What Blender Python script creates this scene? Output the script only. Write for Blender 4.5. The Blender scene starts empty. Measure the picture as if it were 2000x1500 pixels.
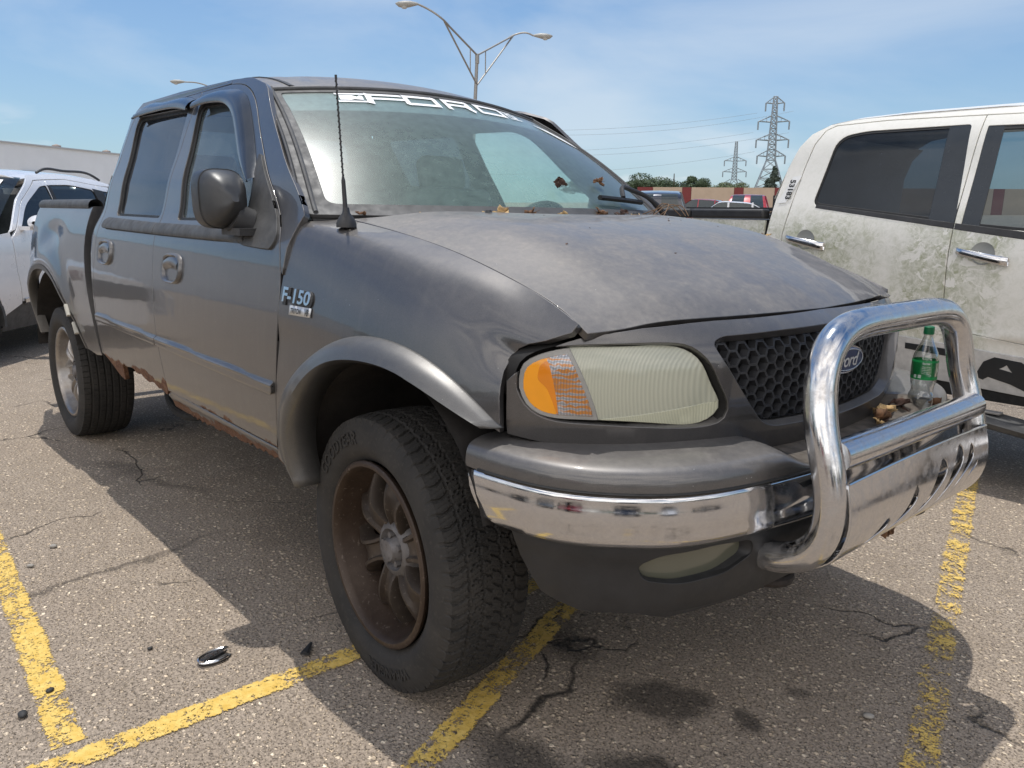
import bpy, math, random
import numpy as np
from mathutils import Vector, Matrix
from mathutils.geometry import delaunay_2d_cdt
rad = math.radians
sc = bpy.context.scene
col = sc.collection

# ------------------------------------------------------------------ camera
cam = bpy.data.cameras.new('camera'); co = bpy.data.objects.new('camera', cam); col.objects.link(co); sc.camera = co
CP = Vector((1.891, -2.095, 1.384)); yaw, pit, rol = rad(138.4), rad(11.97), rad(.838)
fw = Vector((math.cos(yaw)*math.cos(pit), math.sin(yaw)*math.cos(pit), -math.sin(pit)))
rt = Vector((math.sin(yaw), -math.cos(yaw), 0)); up = rt.cross(fw)
rt, up = math.cos(rol)*rt+math.sin(rol)*up, -math.sin(rol)*rt+math.cos(rol)*up
M = Matrix((rt, up, -fw)).transposed().to_4x4(); M.translation = CP; co.matrix_world = M
cam.sensor_width = 36; cam.lens = 1569/2000*36; cam.clip_end = 3000; cam.clip_start = .05

# ------------------------------------------------------------------ sky and sun
SUNV = Vector((-.245, .085, 1)).normalized()
elev = math.asin(SUNV.z)
wd = bpy.data.worlds.new('World'); sc.world = wd; wd.use_nodes = True
nt = wd.node_tree; nt.nodes.clear()
def N(nt, t, loc=None, **k):
    n = nt.nodes.new(t)
    for a, b in k.items():
        if a in n.inputs: n.inputs[a].default_value = b
        else: setattr(n, a, b)
    return n
sky = N(nt, 'ShaderNodeTexSky', sky_type='NISHITA', sun_disc=False, sun_elevation=elev, sun_rotation=math.atan2(SUNV.x, SUNV.y), air_density=1.0, dust_density=.6, ozone_density=1.6)
tc = N(nt, 'ShaderNodeTexCoord')
mp = N(nt, 'ShaderNodeMapping'); mp.inputs['Scale'].default_value = (.8, 1.3, 3.6); mp.inputs['Location'].default_value = (.3, .1, .2)
nz = N(nt, 'ShaderNodeTexNoise', noise_dimensions='3D'); nz.inputs['Scale'].default_value = 1.7; nz.inputs['Detail'].default_value = 7; nz.inputs['Roughness'].default_value = .52; nz.inputs['Distortion'].default_value = .4
rp = N(nt, 'ShaderNodeValToRGB'); rp.color_ramp.elements[0].position = .46; rp.color_ramp.elements[1].position = .70
rp.color_ramp.elements[1].color = (.5, .5, .5, 1)
# small cumulus low over the horizon
mp2 = N(nt, 'ShaderNodeMapping'); mp2.inputs['Scale'].default_value = (1, 1, 3.2)
nz2 = N(nt, 'ShaderNodeTexNoise'); nz2.inputs['Scale'].default_value = 9.0; nz2.inputs['Detail'].default_value = 5; nz2.inputs['Roughness'].default_value = .5
rp2 = N(nt, 'ShaderNodeValToRGB'); rp2.color_ramp.elements[0].position = .55; rp2.color_ramp.elements[1].position = .68
sep = N(nt, 'ShaderNodeSeparateXYZ')
zr = N(nt, 'ShaderNodeMapRange'); zr.inputs['From Min'].default_value = .015; zr.inputs['From Max'].default_value = .115; zr.inputs['To Min'].default_value = .8; zr.inputs['To Max'].default_value = 0
zh = N(nt, 'ShaderNodeMapRange'); zh.inputs['From Min'].default_value = .0; zh.inputs['From Max'].default_value = .38; zh.inputs['To Min'].default_value = .42; zh.inputs['To Max'].default_value = .0
mu = N(nt, 'ShaderNodeMath', operation='MULTIPLY')
mxh = N(nt, 'ShaderNodeMixRGB'); mxh.inputs[2].default_value = (5.4, 6.3, 6.9, 1)
tint = N(nt, 'ShaderNodeMixRGB', blend_type='MULTIPLY'); tint.inputs[0].default_value = 1; tint.inputs[2].default_value = (.62, .88, 1.10, 1)
mx1 = N(nt, 'ShaderNodeMixRGB'); mx1.inputs[2].default_value = (7.0, 7.6, 8.2, 1)
mx2 = N(nt, 'ShaderNodeMixRGB'); mx2.inputs[2].default_value = (8.4, 8.6, 8.9, 1)
bg = N(nt, 'ShaderNodeBackground'); bg.inputs[1].default_value = .075
out = N(nt, 'ShaderNodeOutputWorld')
L = nt.links.new
L(tc.outputs['Generated'], mp.inputs[0]); L(mp.outputs[0], nz.inputs[0]); L(nz.outputs[0], rp.inputs[0])
L(tc.outputs['Generated'], mp2.inputs[0]); L(mp2.outputs[0], nz2.inputs[0]); L(nz2.outputs[0], rp2.inputs[0])
L(tc.outputs['Generated'], sep.inputs[0]); L(sep.outputs[2], zr.inputs[0]); L(sep.outputs[2], zh.inputs[0])
L(rp2.outputs[0], mu.inputs[0]); L(zr.outputs[0], mu.inputs[1])
L(sky.outputs[0], tint.inputs[1]); L(tint.outputs[0], mxh.inputs[1]); L(zh.outputs[0], mxh.inputs[0])
L(mxh.outputs[0], mx1.inputs[1]); L(rp.outputs[0], mx1.inputs[0])
L(mx1.outputs[0], mx2.inputs[1]); L(mu.outputs[0], mx2.inputs[0])
# added bright cloud bank behind the viewer, unseen, to fill the shaded sides
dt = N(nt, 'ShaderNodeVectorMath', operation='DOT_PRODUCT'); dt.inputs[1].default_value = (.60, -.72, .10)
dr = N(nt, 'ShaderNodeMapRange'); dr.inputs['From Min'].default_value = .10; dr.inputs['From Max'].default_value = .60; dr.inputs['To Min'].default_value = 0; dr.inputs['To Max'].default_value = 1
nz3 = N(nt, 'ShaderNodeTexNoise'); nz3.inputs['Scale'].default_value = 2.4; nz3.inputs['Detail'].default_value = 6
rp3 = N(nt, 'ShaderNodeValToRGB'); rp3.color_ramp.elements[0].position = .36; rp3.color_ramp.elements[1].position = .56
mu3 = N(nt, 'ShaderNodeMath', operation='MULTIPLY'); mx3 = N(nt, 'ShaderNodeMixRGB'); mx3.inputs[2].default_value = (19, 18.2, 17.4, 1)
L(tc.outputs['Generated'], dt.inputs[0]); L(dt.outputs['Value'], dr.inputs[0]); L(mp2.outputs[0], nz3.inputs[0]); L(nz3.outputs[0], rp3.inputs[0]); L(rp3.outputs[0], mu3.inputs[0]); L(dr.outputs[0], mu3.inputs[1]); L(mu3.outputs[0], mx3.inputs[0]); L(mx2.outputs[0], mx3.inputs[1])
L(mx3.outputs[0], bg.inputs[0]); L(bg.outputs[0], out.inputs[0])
sun = bpy.data.lights.new('sun', 'SUN'); sun.energy = 2.2; sun.angle = rad(.53); sun.color = (1, .965, .91)
so = bpy.data.objects.new('sun', sun); col.objects.link(so); so.rotation_euler = (-SUNV).to_track_quat('-Z', 'Y').to_euler()
sc.view_settings.view_transform = 'Standard'; sc.view_settings.look = 'None'; sc.view_settings.exposure = .55; sc.view_settings.gamma = 1
sc.view_settings.use_curve_mapping = False

# ------------------------------------------------------------------ materials
class NT:
    def __init__(s, name):
        s.m = bpy.data.materials.new(name); s.m.use_nodes = True; s.t = s.m.node_tree; s.t.nodes.clear()
        s.out = s.n('ShaderNodeOutputMaterial'); s.tc = None
    def n(s, t, **k): return N(s.t, t, **k)
    def l(s, a, b): s.t.links.new(a, b); return b
    def obj(s):
        if not s.tc: s.tc = s.n('ShaderNodeTexCoord')
        return s.tc.outputs['Object']
    def noise(s, scale, detail=4, rough=.5, vec=None, dist=0, out=0, stretch=None):
        n = s.n('ShaderNodeTexNoise'); n.inputs['Scale'].default_value = scale; n.inputs['Detail'].default_value = detail
        n.inputs['Roughness'].default_value = rough; n.inputs['Distortion'].default_value = dist
        v = vec or s.obj()
        if stretch:
            m = s.n('ShaderNodeMapping'); m.inputs['Scale'].default_value = stretch; s.l(v, m.inputs[0]); v = m.outputs[0]
        s.l(v, n.inputs['Vector']); return n.outputs[out]
    def voro(s, scale, feature='F1', vec=None, out=0, rnd=1.0):
        n = s.n('ShaderNodeTexVoronoi', feature=feature); n.inputs['Scale'].default_value = scale; n.inputs['Randomness'].default_value = rnd
        s.l(vec or s.obj(), n.inputs['Vector']); return n.outputs[out]
    def ramp(s, v, stops):
        r = s.n('ShaderNodeValToRGB'); cr = r.color_ramp
        while len(cr.elements) < len(stops): cr.elements.new(.5)
        for e, (p, c) in zip(cr.elements, stops):
            e.position = p; e.color = (c, c, c, 1) if isinstance(c, (int, float)) else (*c, 1)
        s.l(v, r.inputs[0]); return r.outputs[0]
    def mr(s, v, a, b, c=0, d=1):
        r = s.n('ShaderNodeMapRange'); r.inputs[1].default_value = a; r.inputs[2].default_value = b; r.inputs[3].default_value = c; r.inputs[4].default_value = d
        s.l(v, r.inputs[0]); return r.outputs[0]
    def math(s, op, a, b=None):
        m = s.n('ShaderNodeMath', operation=op)
        for i, v in enumerate((a, b)):
            if v is None: continue
            if isinstance(v, (int, float)): m.inputs[i].default_value = v
            else: s.l(v, m.inputs[i])
        return m.outputs[0]
    def mix(s, f, a, b, mode='MIX'):
        m = s.n('ShaderNodeMixRGB', blend_type=mode)
        for i, v in enumerate((f, a, b)):
            if isinstance(v, (int, float)): m.inputs[i].default_value = v if i == 0 else (v, v, v, 1)
            elif isinstance(v, tuple): m.inputs[i].default_value = (*v, 1)
            else: s.l(v, m.inputs[i])
        return m.outputs[0]
    def bump(s, h, strength=.3, dist=.01):
        b = s.n('ShaderNodeBump'); b.inputs['Strength'].default_value = strength; b.inputs['Distance'].default_value = dist
        s.l(h, b.inputs['Height']); return b.outputs[0]
    def sepz(s, v=None):
        n = s.n('ShaderNodeSeparateXYZ'); s.l(v or s.obj(), n.inputs[0]); return n.outputs
    def pbsdf(s, base, rough=.5, metal=0, **k):
        p = s.n('ShaderNodeBsdfPrincipled')
        def setv(nm, v):
            if isinstance(v, (int, float)): p.inputs[nm].default_value = v
            elif isinstance(v, tuple): p.inputs[nm].default_value = (*v, 1)
            else: s.l(v, p.inputs[nm])
        setv('Base Color', base); setv('Roughness', rough); setv('Metallic', metal)
        for a, v in k.items(): setv(a.replace('_', ' '), v)
        return p.outputs[0]
    def fin(s, sh): s.l(sh, s.out.inputs[0]); return s.m
def simple(name, c, rough=.5, metal=0, var=.12, nscale=14, bump=0, **k):
    t = NT(name); f = t.noise(nscale, 5, .6)
    lo = tuple(x*(1-var) for x in c); hi = tuple(min(1, x*(1+var)) for x in c)
    colr = t.mix(t.ramp(f, [(.3, 0), (.7, 1)]), lo, hi)
    if bump: k['Normal'] = t.bump(t.noise(nscale*8, 3), bump, .002)
    r = t.mr(t.noise(nscale*2.3, 3), .3, .7, rough*.85, min(1, rough*1.15))
    return t.fin(t.pbsdf(colr, r, metal, **k))

def paint(name, base=(.098, .094, .094), rust=None, dust=.38, coat=1.0):
    t = NT(name)
    geo = t.n('ShaderNodeNewGeometry'); nzz = t.sepz(geo.outputs['Normal'])[2]
    z = t.sepz()[2]
    n1 = t.noise(6.5, 7, .68); n2 = t.noise(55, 4, .65); n3 = t.noise(260, 2)
    flake = t.ramp(t.noise(900, 1), [(.35, .8), (.7, 1.25)])
    b = t.mix(1.0, base, flake, 'MULTIPLY')
    # settled dust: heavier on surfaces facing up and towards the sills, blotchy
    upf = t.mr(nzz, .2, .95, 0, 1)
    blot = t.math('MULTIPLY', t.ramp(n1, [(.3, .6), (.72, 1)]), t.ramp(n2, [(.25, .7), (.75, 1)]))
    low = t.mr(z, .95, .5, 0, .8)
    streak = t.ramp(t.noise(22, 3, .6, stretch=(1, 1, .07)), [(.48, 0), (.72, .55)])
    amt = t.math('ADD', t.math('MULTIPLY', upf, .85), t.math('ADD', low, t.math('MULTIPLY', streak, .35)))
    amt = t.math('MULTIPLY', t.math('MULTIPLY', amt, blot), dust)
    amt.node.use_clamp = True
    dcol = t.mix(n2, (.24, .215, .19), (.36, .33, .29))
    colr = t.mix(amt, b, dcol)
    rough = t.math('ADD', .36, t.math('MULTIPLY', amt, .45))
    ct = t.math('SUBTRACT', coat, t.math('MULTIPLY', amt, 1.9)); ct.node.use_clamp = True
    crough = t.mr(t.noise(9, 4, .6), .3, .8, .025, .07)
    metal = t.math('SUBTRACT', .72, t.math('MULTIPLY', amt, 1.2)); metal.node.use_clamp = True
    # light scratches and specks of bird lime
    sp = t.ramp(t.voro(42), [(.02, 1), (.05, 0)])
    spm = t.math('MULTIPLY', sp, t.ramp(t.noise(7, 2), [(.56, 0), (.6, 1)]))
    colr = t.mix(spm, colr, (.55, .55, .52))
    bmp = t.bump(t.noise(6, 3, .5), .06, .02)
    sh = t.pbsdf(colr, rough, metal, Coat_Weight=ct, Coat_Roughness=crough, Normal=bmp, Coat_Normal=bmp)
    if rust:
        z0, amp = rust
        e = t.math('ADD', t.math('MULTIPLY', t.math('SUBTRACT', t.noise(17, 6, .65), .5), amp), t.math('MULTIPLY', t.math('SUBTRACT', t.noise(4.2, 2), .5), amp*1.7))
        msk = t.ramp(t.math('ADD', t.math('MULTIPLY', t.math('SUBTRACT', z0, z), 1), e), [(0.0, 0), (.006, 1)])
        rc = t.ramp(t.noise(60, 6, .7), [(.25, (.045, .018, .010)), (.5, (.12, .055, .028)), (.68, (.21, .115, .065)), (.85, (.36, .31, .26))])
        rs = t.pbsdf(rc, .92, 0, Normal=t.bump(t.noise(90, 5, .7), .8, .006))
        m = t.n('ShaderNodeMixShader'); t.l(msk, m.inputs[0]); t.l(sh, m.inputs[1]); t.l(rs, m.inputs[2]); sh = m.outputs[0]
    return t.fin(sh)
PAINT = paint('truck_paint'); HOODP = paint('hood_paint', dust=.66)
DOORP = paint('door_paint', rust=(.615, .06)); ROCKP = paint('rocker_paint', rust=(.575, .075))
REARDP = paint('rear_door_paint', rust=(.66, .075))
TRIM = simple('black_plastic', (.030, .030, .031), .55, 0, .25, 20, .15)
VALM = simple('valance_plastic', (.017, .017, .018), .5, 0, .25, 14, .15)
MIRM = simple('mirror_housing', (.034, .035, .037), .38, 0, .25, 16)
TRIM2 = simple('faded_plastic', (.060, .060, .060), .6, 0, .3, 14, .2)
FLAREP = paint('flare_paint', base=(.11, .11, .11), dust=.30, coat=.35)
RUBBER = simple('rubber_seal', (.012, .012, .012), .6)
DARK = simple('dark_underbody', (.012, .011, .010), .9)
LINER = simple('wheel_liner', (.020, .017, .015), .85, 0, .5, 7, .4)
def chrome(name, dust=.2, rough=.07):
    t = NT(name); d = t.math('MULTIPLY', t.ramp(t.noise(26, 6, .7), [(.42, 0), (.8, 1)]), dust)
    d = t.math('ADD', d, t.math('MULTIPLY', t.ramp(t.noise(4, 3, .6), [(.45, 0), (.7, .25)]), dust))
    c = t.mix(d, (.62, .62, .63), (.26, .21, .16)); r = t.math('ADD', rough, t.math('MULTIPLY', d, .5))
    mt = t.math('SUBTRACT', 1.0, t.math('MULTIPLY', d, .8))
    bm = t.bump(t.noise(4, 2), .05, .010)
    return t.fin(t.pbsdf(c, r, mt, Normal=bm))
CHROME = chrome('chrome'); CHROMEB = chrome('scuffed_chrome', .45, .11)
CHROMEF = chrome('bright_chrome', .1, .12)
def glass(name, tint=(.55, .62, .60), alpha=.5, dusty=.25, dcol=(.30, .36, .34), rough=.04, grime=.5, refl=.9, gs=9):
    t = NT(name)
    tr = t.n('ShaderNodeBsdfTransparent'); tr.inputs[0].default_value = (*tint, 1)
    di = t.n('ShaderNodeBsdfDiffuse'); di.inputs[0].default_value = (*dcol, 1)
    tl = t.n('ShaderNodeBsdfTranslucent'); tl.inputs[0].default_value = (*dcol, 1)
    mm = t.n('ShaderNodeMixShader'); mm.inputs[0].default_value = .35; t.l(di.outputs[0], mm.inputs[1]); t.l(tl.outputs[0], mm.inputs[2])
    gl = t.n('ShaderNodeBsdfGlossy'); gl.inputs['Roughness'].default_value = rough; gl.inputs[0].default_value = (.9, .9, .9, 1)
    lw_ = t.n('ShaderNodeLayerWeight'); lw_.inputs[0].default_value = .5; frv = t.math('ADD', .05, t.math('MULTIPLY', .95, t.math('POWER', lw_.outputs[1], 4.5)))
    a = t.n('ShaderNodeMixShader')
    g = t.ramp(t.noise(gs, 6, .65), [(.3, dusty*.65), (.75, min(1, dusty*(1+grime)))])
    sp = t.math('MULTIPLY', t.ramp(t.voro(45), [(.05, .6), (.12, 0)]), t.ramp(t.noise(9, 2), [(.5, 0), (.6, 1)]))
    t.l(t.math('MAXIMUM', g, sp), a.inputs[0]); t.l(tr.outputs[0], a.inputs[1]); t.l(mm.outputs[0], a.inputs[2])
    b = t.n('ShaderNodeMixShader'); t.l(t.math('MULTIPLY', frv, refl), b.inputs[0]); t.l(a.outputs[0], b.inputs[1]); t.l(gl.outputs[0], b.inputs[2])
    return t.fin(b.outputs[0])
WSGLASS = glass('windshield_glass', (.80, .96, .90), dusty=.25, dcol=(.46, .66, .58), rough=.30, grime=.15, refl=.85, gs=26)
WSBAND = glass('windshield_shade_band', (.16, .18, .20), dusty=.62, dcol=(.27, .30, .33), rough=.2, refl=.7, gs=26)
SGLASS = glass('side_glass', (.74, .86, .84), dusty=.20, dcol=(.36, .44, .47), rough=.015)  # haze film coloured bluish, also standing in for sky reflected in the panes
TGLASS = glass('tinted_glass', (.07, .08, .10), dusty=.16, dcol=(.15, .18, .23), rough=.015, refl=1.0)
def lens(name, c, rough=.18, rib=None, ribs=120, alpha=.0, axis=0, emit=None):
    t = NT(name); v = t.obj(); k = {}
    if rib:
        w = t.n('ShaderNodeTexWave', wave_type='BANDS', bands_direction='XYZ'[axis] if axis < 3 else 'X'); w.inputs['Scale'].default_value = ribs; w.inputs['Distortion'].default_value = 0
        m = t.n('ShaderNodeMapping'); m.inputs['Scale'].default_value = rib; t.l(v, m.inputs[0]); t.l(m.outputs[0], w.inputs[0])
        k['Normal'] = t.bump(w.outputs[1], .25, .003)
        c1 = t.mix(w.outputs[1], tuple(x*.90 for x in c), tuple(min(1, x*1.04) for x in c))
    else: c1 = t.mix(t.noise(20, 3), tuple(x*.8 for x in c), c)
    return t.fin(t.pbsdf(c1, rough, 0, Coat_Weight=.8, Coat_Roughness=.08, **k))
LENS = lens('hazed_lens', (.43, .435, .345), .3, (1, -1, 0), 62)
LENSL = lens('hazed_lens_low', (.49, .49, .36), .35, (1, -1, 0), 105)
FOGL = lens('fog_lens', (.11, .11, .08), .2, (0, 1, 0), 60)
AMBER = lens('amber_lens', (.95, .36, .004), .25)
AMBER2 = lens('amber_lens_inner', (.78, .24, .003), .2)
CLEARL = None
def clearlens():
    t = NT('clear_turn_lens'); v = t.obj(); s = t.sepz()
    n = t.n('ShaderNodeTexWave', bands_direction='Z'); n.inputs['Scale'].default_value = 26; n.inputs['Distortion'].default_value = 3.5; n.inputs['Detail'].default_value = 1; n.inputs['Detail Scale'].default_value = 2; t.l(v, n.inputs[0])
    w = t.n('ShaderNodeTexWave', bands_direction='X'); m = t.n('ShaderNodeMapping'); m.inputs['Scale'].default_value = (1, -1, 0); w.inputs['Scale'].default_value = 60; t.l(v, m.inputs[0]); t.l(m.outputs[0], w.inputs[0])
    am = t.ramp(t.math('ADD', t.math('MULTIPLY', t.noise(14, 4, .6, stretch=(1, 1, 2)), .9), t.math('MULTIPLY', n.outputs[1], .25)), [(.50, 0), (.62, 1)])
    c = t.mix(am, t.mix(n.outputs[1], (.30, .32, .35), (.72, .73, .76)), (.58, .22, .03))
    c = t.mix(t.math('MULTIPLY', w.outputs[1], .45), c, (.12, .09, .08))
    return t.fin(t.pbsdf(c, .2, .25, Coat_Weight=1.0, Coat_Roughness=.05, Normal=t.bump(w.outputs[1], .4, .003)))
CLEARL = clearlens()
BLACKM = simple('black_cavity', (.004, .004, .005), .8)
FABRIC = simple('seat_fabric', (.10, .10, .105), .9, 0, .2, 30, .3)
DASH = simple('dashboard_vinyl', (.12, .12, .115), .7)
LINERC = simple('headliner', (.28, .27, .25), .9)
STICK = simple('white_sticker', (.80, .80, .78), .5, 0, .06)
INK = simple('black_ink', (.02, .02, .02), .5)
DECW = simple('white_vinyl', (.86, .86, .86), .45, 0, .05, 40)
BLUEP = simple('emblem_blue', (.010, .022, .075), .4, 0, Coat_Weight=.2)
LEAFM = [simple('dry_leaf_brown', (.16, .085, .045), .85, 0, .5, 60), simple('dry_leaf_tan', (.48, .33, .16), .85, 0, .35, 60), simple('dry_leaf_dark', (.055, .028, .02), .85, 0, .5, 60)]

# ------------------------------------------------------------------ object helpers
def link(o, parent=None):
    col.objects.link(o)
    if parent: o.parent = parent
    return o
def thing(name, label, cat, loc=(0, 0, 0), rotz=0, group=None):
    o = bpy.data.objects.new(name, None); col.objects.link(o); o.location = loc; o.rotation_euler = (0, 0, rotz); o.empty_display_size = .2
    o['label'] = label; o['category'] = cat
    if group: o['group'] = group
    return o
def sub(name, parent):
    o = bpy.data.objects.new(name, None); col.objects.link(o); o.empty_display_size = .1; o.parent = parent; return o
def tag(o, label, cat, group=None):
    o['label'] = label; o['category'] = cat
    if group: o['group'] = group
    return o
def struct(o): o['kind'] = 'structure'; return o
def mk(name, V, Fc, mat, parent=None, sharp=35, smooth=True, nrm=None, mats=None, fmat=None):
    me = bpy.data.meshes.new(name); me.from_pydata([tuple(map(float, v)) for v in V], [], [tuple(f) for f in Fc])
    for m in (mats or [mat]): me.materials.append(m)
    if fmat is not None: me.polygons.foreach_set('material_index', list(fmat))
    me.update()
    if smooth:
        me.shade_smooth()
        if sharp: me.set_sharp_from_angle(angle=rad(sharp))
    if nrm is not None: me.normals_split_custom_set(nrm)
    o = bpy.data.objects.new(name, me); return link(o, parent)
class MB:
    """collects pieces of one mesh"""
    def __init__(s): s.v = []; s.f = []; s.m = []
    def add(s, V, Fc, mi=0):
        b = len(s.v); s.v += [tuple(map(float, v)) for v in V]; s.f += [tuple(int(i)+b for i in f) for f in Fc]; s.m += [mi]*len(Fc); return s
    def box(s, c, h, R=None, mi=0, taper=1):
        V = []
        for sz in (-1, 1):
            for sx, sy in ((-1, -1), (1, -1), (1, 1), (-1, 1)):
                k = taper if sz > 0 else 1
                p = Vector((sx*h[0]*k, sy*h[1]*k, sz*h[2]))
                if R: p = R @ p
                V.append(p+Vector(c))
        return s.add(V, [(3, 2, 1, 0), (4, 5, 6, 7), (0, 1, 5, 4), (1, 2, 6, 5), (2, 3, 7, 6), (3, 0, 4, 7)], mi)
    def tube(s, pts, r, n=12, mi=0, cap=True, closed=False):
        P = [Vector(p) for p in pts]; m = len(P)
        rs = r if hasattr(r, '__len__') else [r]*m
        T = [((P[(i+1) % m] if closed else P[min(i+1, m-1)])-(P[i-1] if closed else P[max(i-1, 0)])).normalized() for i in range(m)]
        a = Vector((0, 0, 1)) if abs(T[0].z) < .9 else Vector((1, 0, 0))
        u = T[0].cross(a).normalized(); V = []
        for i in range(m):
            u = (u-T[i]*u.dot(T[i])).normalized(); w = T[i].cross(u)
            for k in range(n):
                t = 2*math.pi*k/n; V.append(P[i]+float(rs[i])*(math.cos(t)*u+math.sin(t)*w))
        Fc = []
        for i in range(m if closed else m-1):
            j = (i+1) % m
            for k in range(n): Fc.append((i*n+k, i*n+(k+1) % n, j*n+(k+1) % n, j*n+k))
        if cap and not closed: Fc += [tuple(range(n))[::-1], tuple(range((m-1)*n, m*n))]
        return s.add(V, Fc, mi)
    def lathe(s, prof, n=32, axis='Z', c=(0, 0, 0), mi=0, cap=False):
        V = []
        for r_, h in prof:
            for k in range(n):
                t = 2*math.pi*k/n; a, b = r_*math.cos(t), r_*math.sin(t)
                p = {'Z': (a, b, h), 'Y': (a, h, b), 'X': (h, a, b)}[axis]
                V.append((p[0]+c[0], p[1]+c[1], p[2]+c[2]))
        Fc = [(i*n+k, i*n+(k+1) % n, (i+1)*n+(k+1) % n, (i+1)*n+k) for i in range(len(prof)-1) for k in range(n)]
        if cap: Fc += [tuple(range(n))[::-1], tuple(range((len(prof)-1)*n, len(prof)*n))]
        return s.add(V, Fc, mi)
    def grid(s, G, mi=0, closed=False):
        G = np.asarray(G, float); a, b = G.shape[:2]
        Fc = []
        for i in range(a-1):
            for j in range(b if closed else b-1): Fc.append((i*b+j, i*b+(j+1) % b, (i+1)*b+(j+1) % b, (i+1)*b+j))
        return s.add(G.reshape(-1, 3), Fc, mi)
    def prism(s, poly, d, mi=0):
        """poly: 3D ring; extruded by vector d"""
        n = len(poly); V = [Vector(p) for p in poly]; W = [p+Vector(d) for p in V]
        return s.add(V+W, [tuple(range(n))[::-1], tuple(range(n, 2*n))]+[(i, (i+1) % n, n+(i+1) % n, n+i) for i in range(n)], mi)
    def build(s, name, mat, parent=None, **k):
        o = mk(name, s.v, s.f, mat, parent, fmat=s.m if k.get('mats') else None, **k)
        import bmesh
        bm = bmesh.new(); bm.from_mesh(o.data); bmesh.ops.recalc_face_normals(bm, faces=bm.faces); bm.to_mesh(o.data); bm.free()
        if k.get('smooth', True) and k.get('sharp', 35): o.data.set_sharp_from_angle(angle=rad(k.get('sharp', 35)))
        return o
def bevelled(o, w=.01, seg=2):
    m = o.modifiers.new('bevel', 'BEVEL'); m.width = w; m.segments = seg; m.limit_method = 'ANGLE'; m.angle_limit = rad(30); return o
# natural cubic splines
def card(knots):
    k = np.asarray(knots, float); n = len(k); h = np.diff(k)
    A = np.zeros((n, n)); B = np.zeros((n, n)); A[0, 0] = A[-1, -1] = 1
    for i in range(1, n-1):
        A[i, i-1] = h[i-1]; A[i, i] = 2*(h[i-1]+h[i]); A[i, i+1] = h[i]
        B[i, i-1] = 6/h[i-1]; B[i, i] = -6/h[i-1]-6/h[i]; B[i, i+1] = 6/h[i]
    D2 = np.linalg.solve(A, B)
    def ev(q):
        q = np.atleast_1d(np.asarray(q, float)); i = np.clip(np.searchsorted(k, q)-1, 0, n-2); hh = h[i]; t = (q-k[i])
        E = np.eye(n); y0, y1 = E[i], E[i+1]; m0, m1 = D2[i], D2[i+1]
        t = t[:, None]; hh = hh[:, None]
        b = (y1-y0)/hh-hh*(2*m0+m1)/6
        inside = y0+b*t+m0/2*t*t+(m1-m0)/(6*hh)*t**3
        return inside
    return ev
class Curve:
    def __init__(s, pts, knots=None):
        s.P = np.asarray(pts, float)
        if knots is None: knots = np.concatenate([[0], np.cumsum(np.linalg.norm(np.diff(s.P, axis=0), axis=1))])
        s.k = np.asarray(knots, float); s.c = card(s.k)
    def __call__(s, q): return s.c(q) @ s.P
    def even(s, n): return s(np.linspace(s.k[0], s.k[-1], n))
def smooth_pts(pts, n=40): return Curve(pts).even(n)
class Loft:
    def __init__(s, C, ku, kv): s.C = np.asarray(C, float); s.cu = card(ku); s.cv = card(kv)
    def __call__(s, u, v):
        u = np.atleast_1d(u); v = np.atleast_1d(v)
        return np.einsum('qi,qj,ijd->qd', s.cu(u), s.cv(v), s.C)
def pip(P, poly):
    P = np.asarray(P); x, y = P[:, 0], P[:, 1]; ins = np.zeros(len(P), bool); m = len(poly)
    for i in range(m):
        x1, y1 = poly[i]; x2, y2 = poly[(i+1) % m]
        if y1 == y2: continue
        c = ((y1 > y) != (y2 > y)) & (x < (x2-x1)*(y-y1)/(y2-y1)+x1); ins ^= c
    return ins
def segdist(P, poly):
    P = np.asarray(P); d = np.full(len(P), 9e9); poly = np.asarray(poly)
    for i in range(len(poly)):
        a, b = poly[i], poly[(i+1) % len(poly)]; ab = b-a; t = np.clip(((P-a)@ab)/max(ab@ab, 1e-12), 0, 1)
        d = np.minimum(d, np.linalg.norm(P-(a+t[:, None]*ab), axis=1))
    return d
def dens(poly, step):
    o = []
    for i in range(len(poly)):
        a, b = np.asarray(poly[i], float), np.asarray(poly[(i+1) % len(poly)], float); n = max(1, int(np.ceil(np.linalg.norm(b-a)/step)))
        o += [a+(b-a)*k/n for k in range(n)]
    return np.array(o)
def rnd(poly, r=.02, n=5):
    """round the corners of a polygon; r number or list"""
    o = []; m = len(poly); rs = r if hasattr(r, '__len__') else [r]*m
    for i in range(m):
        p = np.asarray(poly[i], float); a = np.asarray(poly[i-1], float)-p; b = np.asarray(poly[(i+1) % m], float)-p
        la, lb = np.linalg.norm(a), np.linalg.norm(b); q = min(rs[i], la*.49, lb*.49)
        if q < 1e-4: o.append(p); continue
        A = p+a/la*q; B = p+b/lb*q
        for k in range(n+1):
            t = k/n; o.append((1-t)**2*A+2*t*(1-t)*p+t*t*B)
    return np.array(o)
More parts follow.
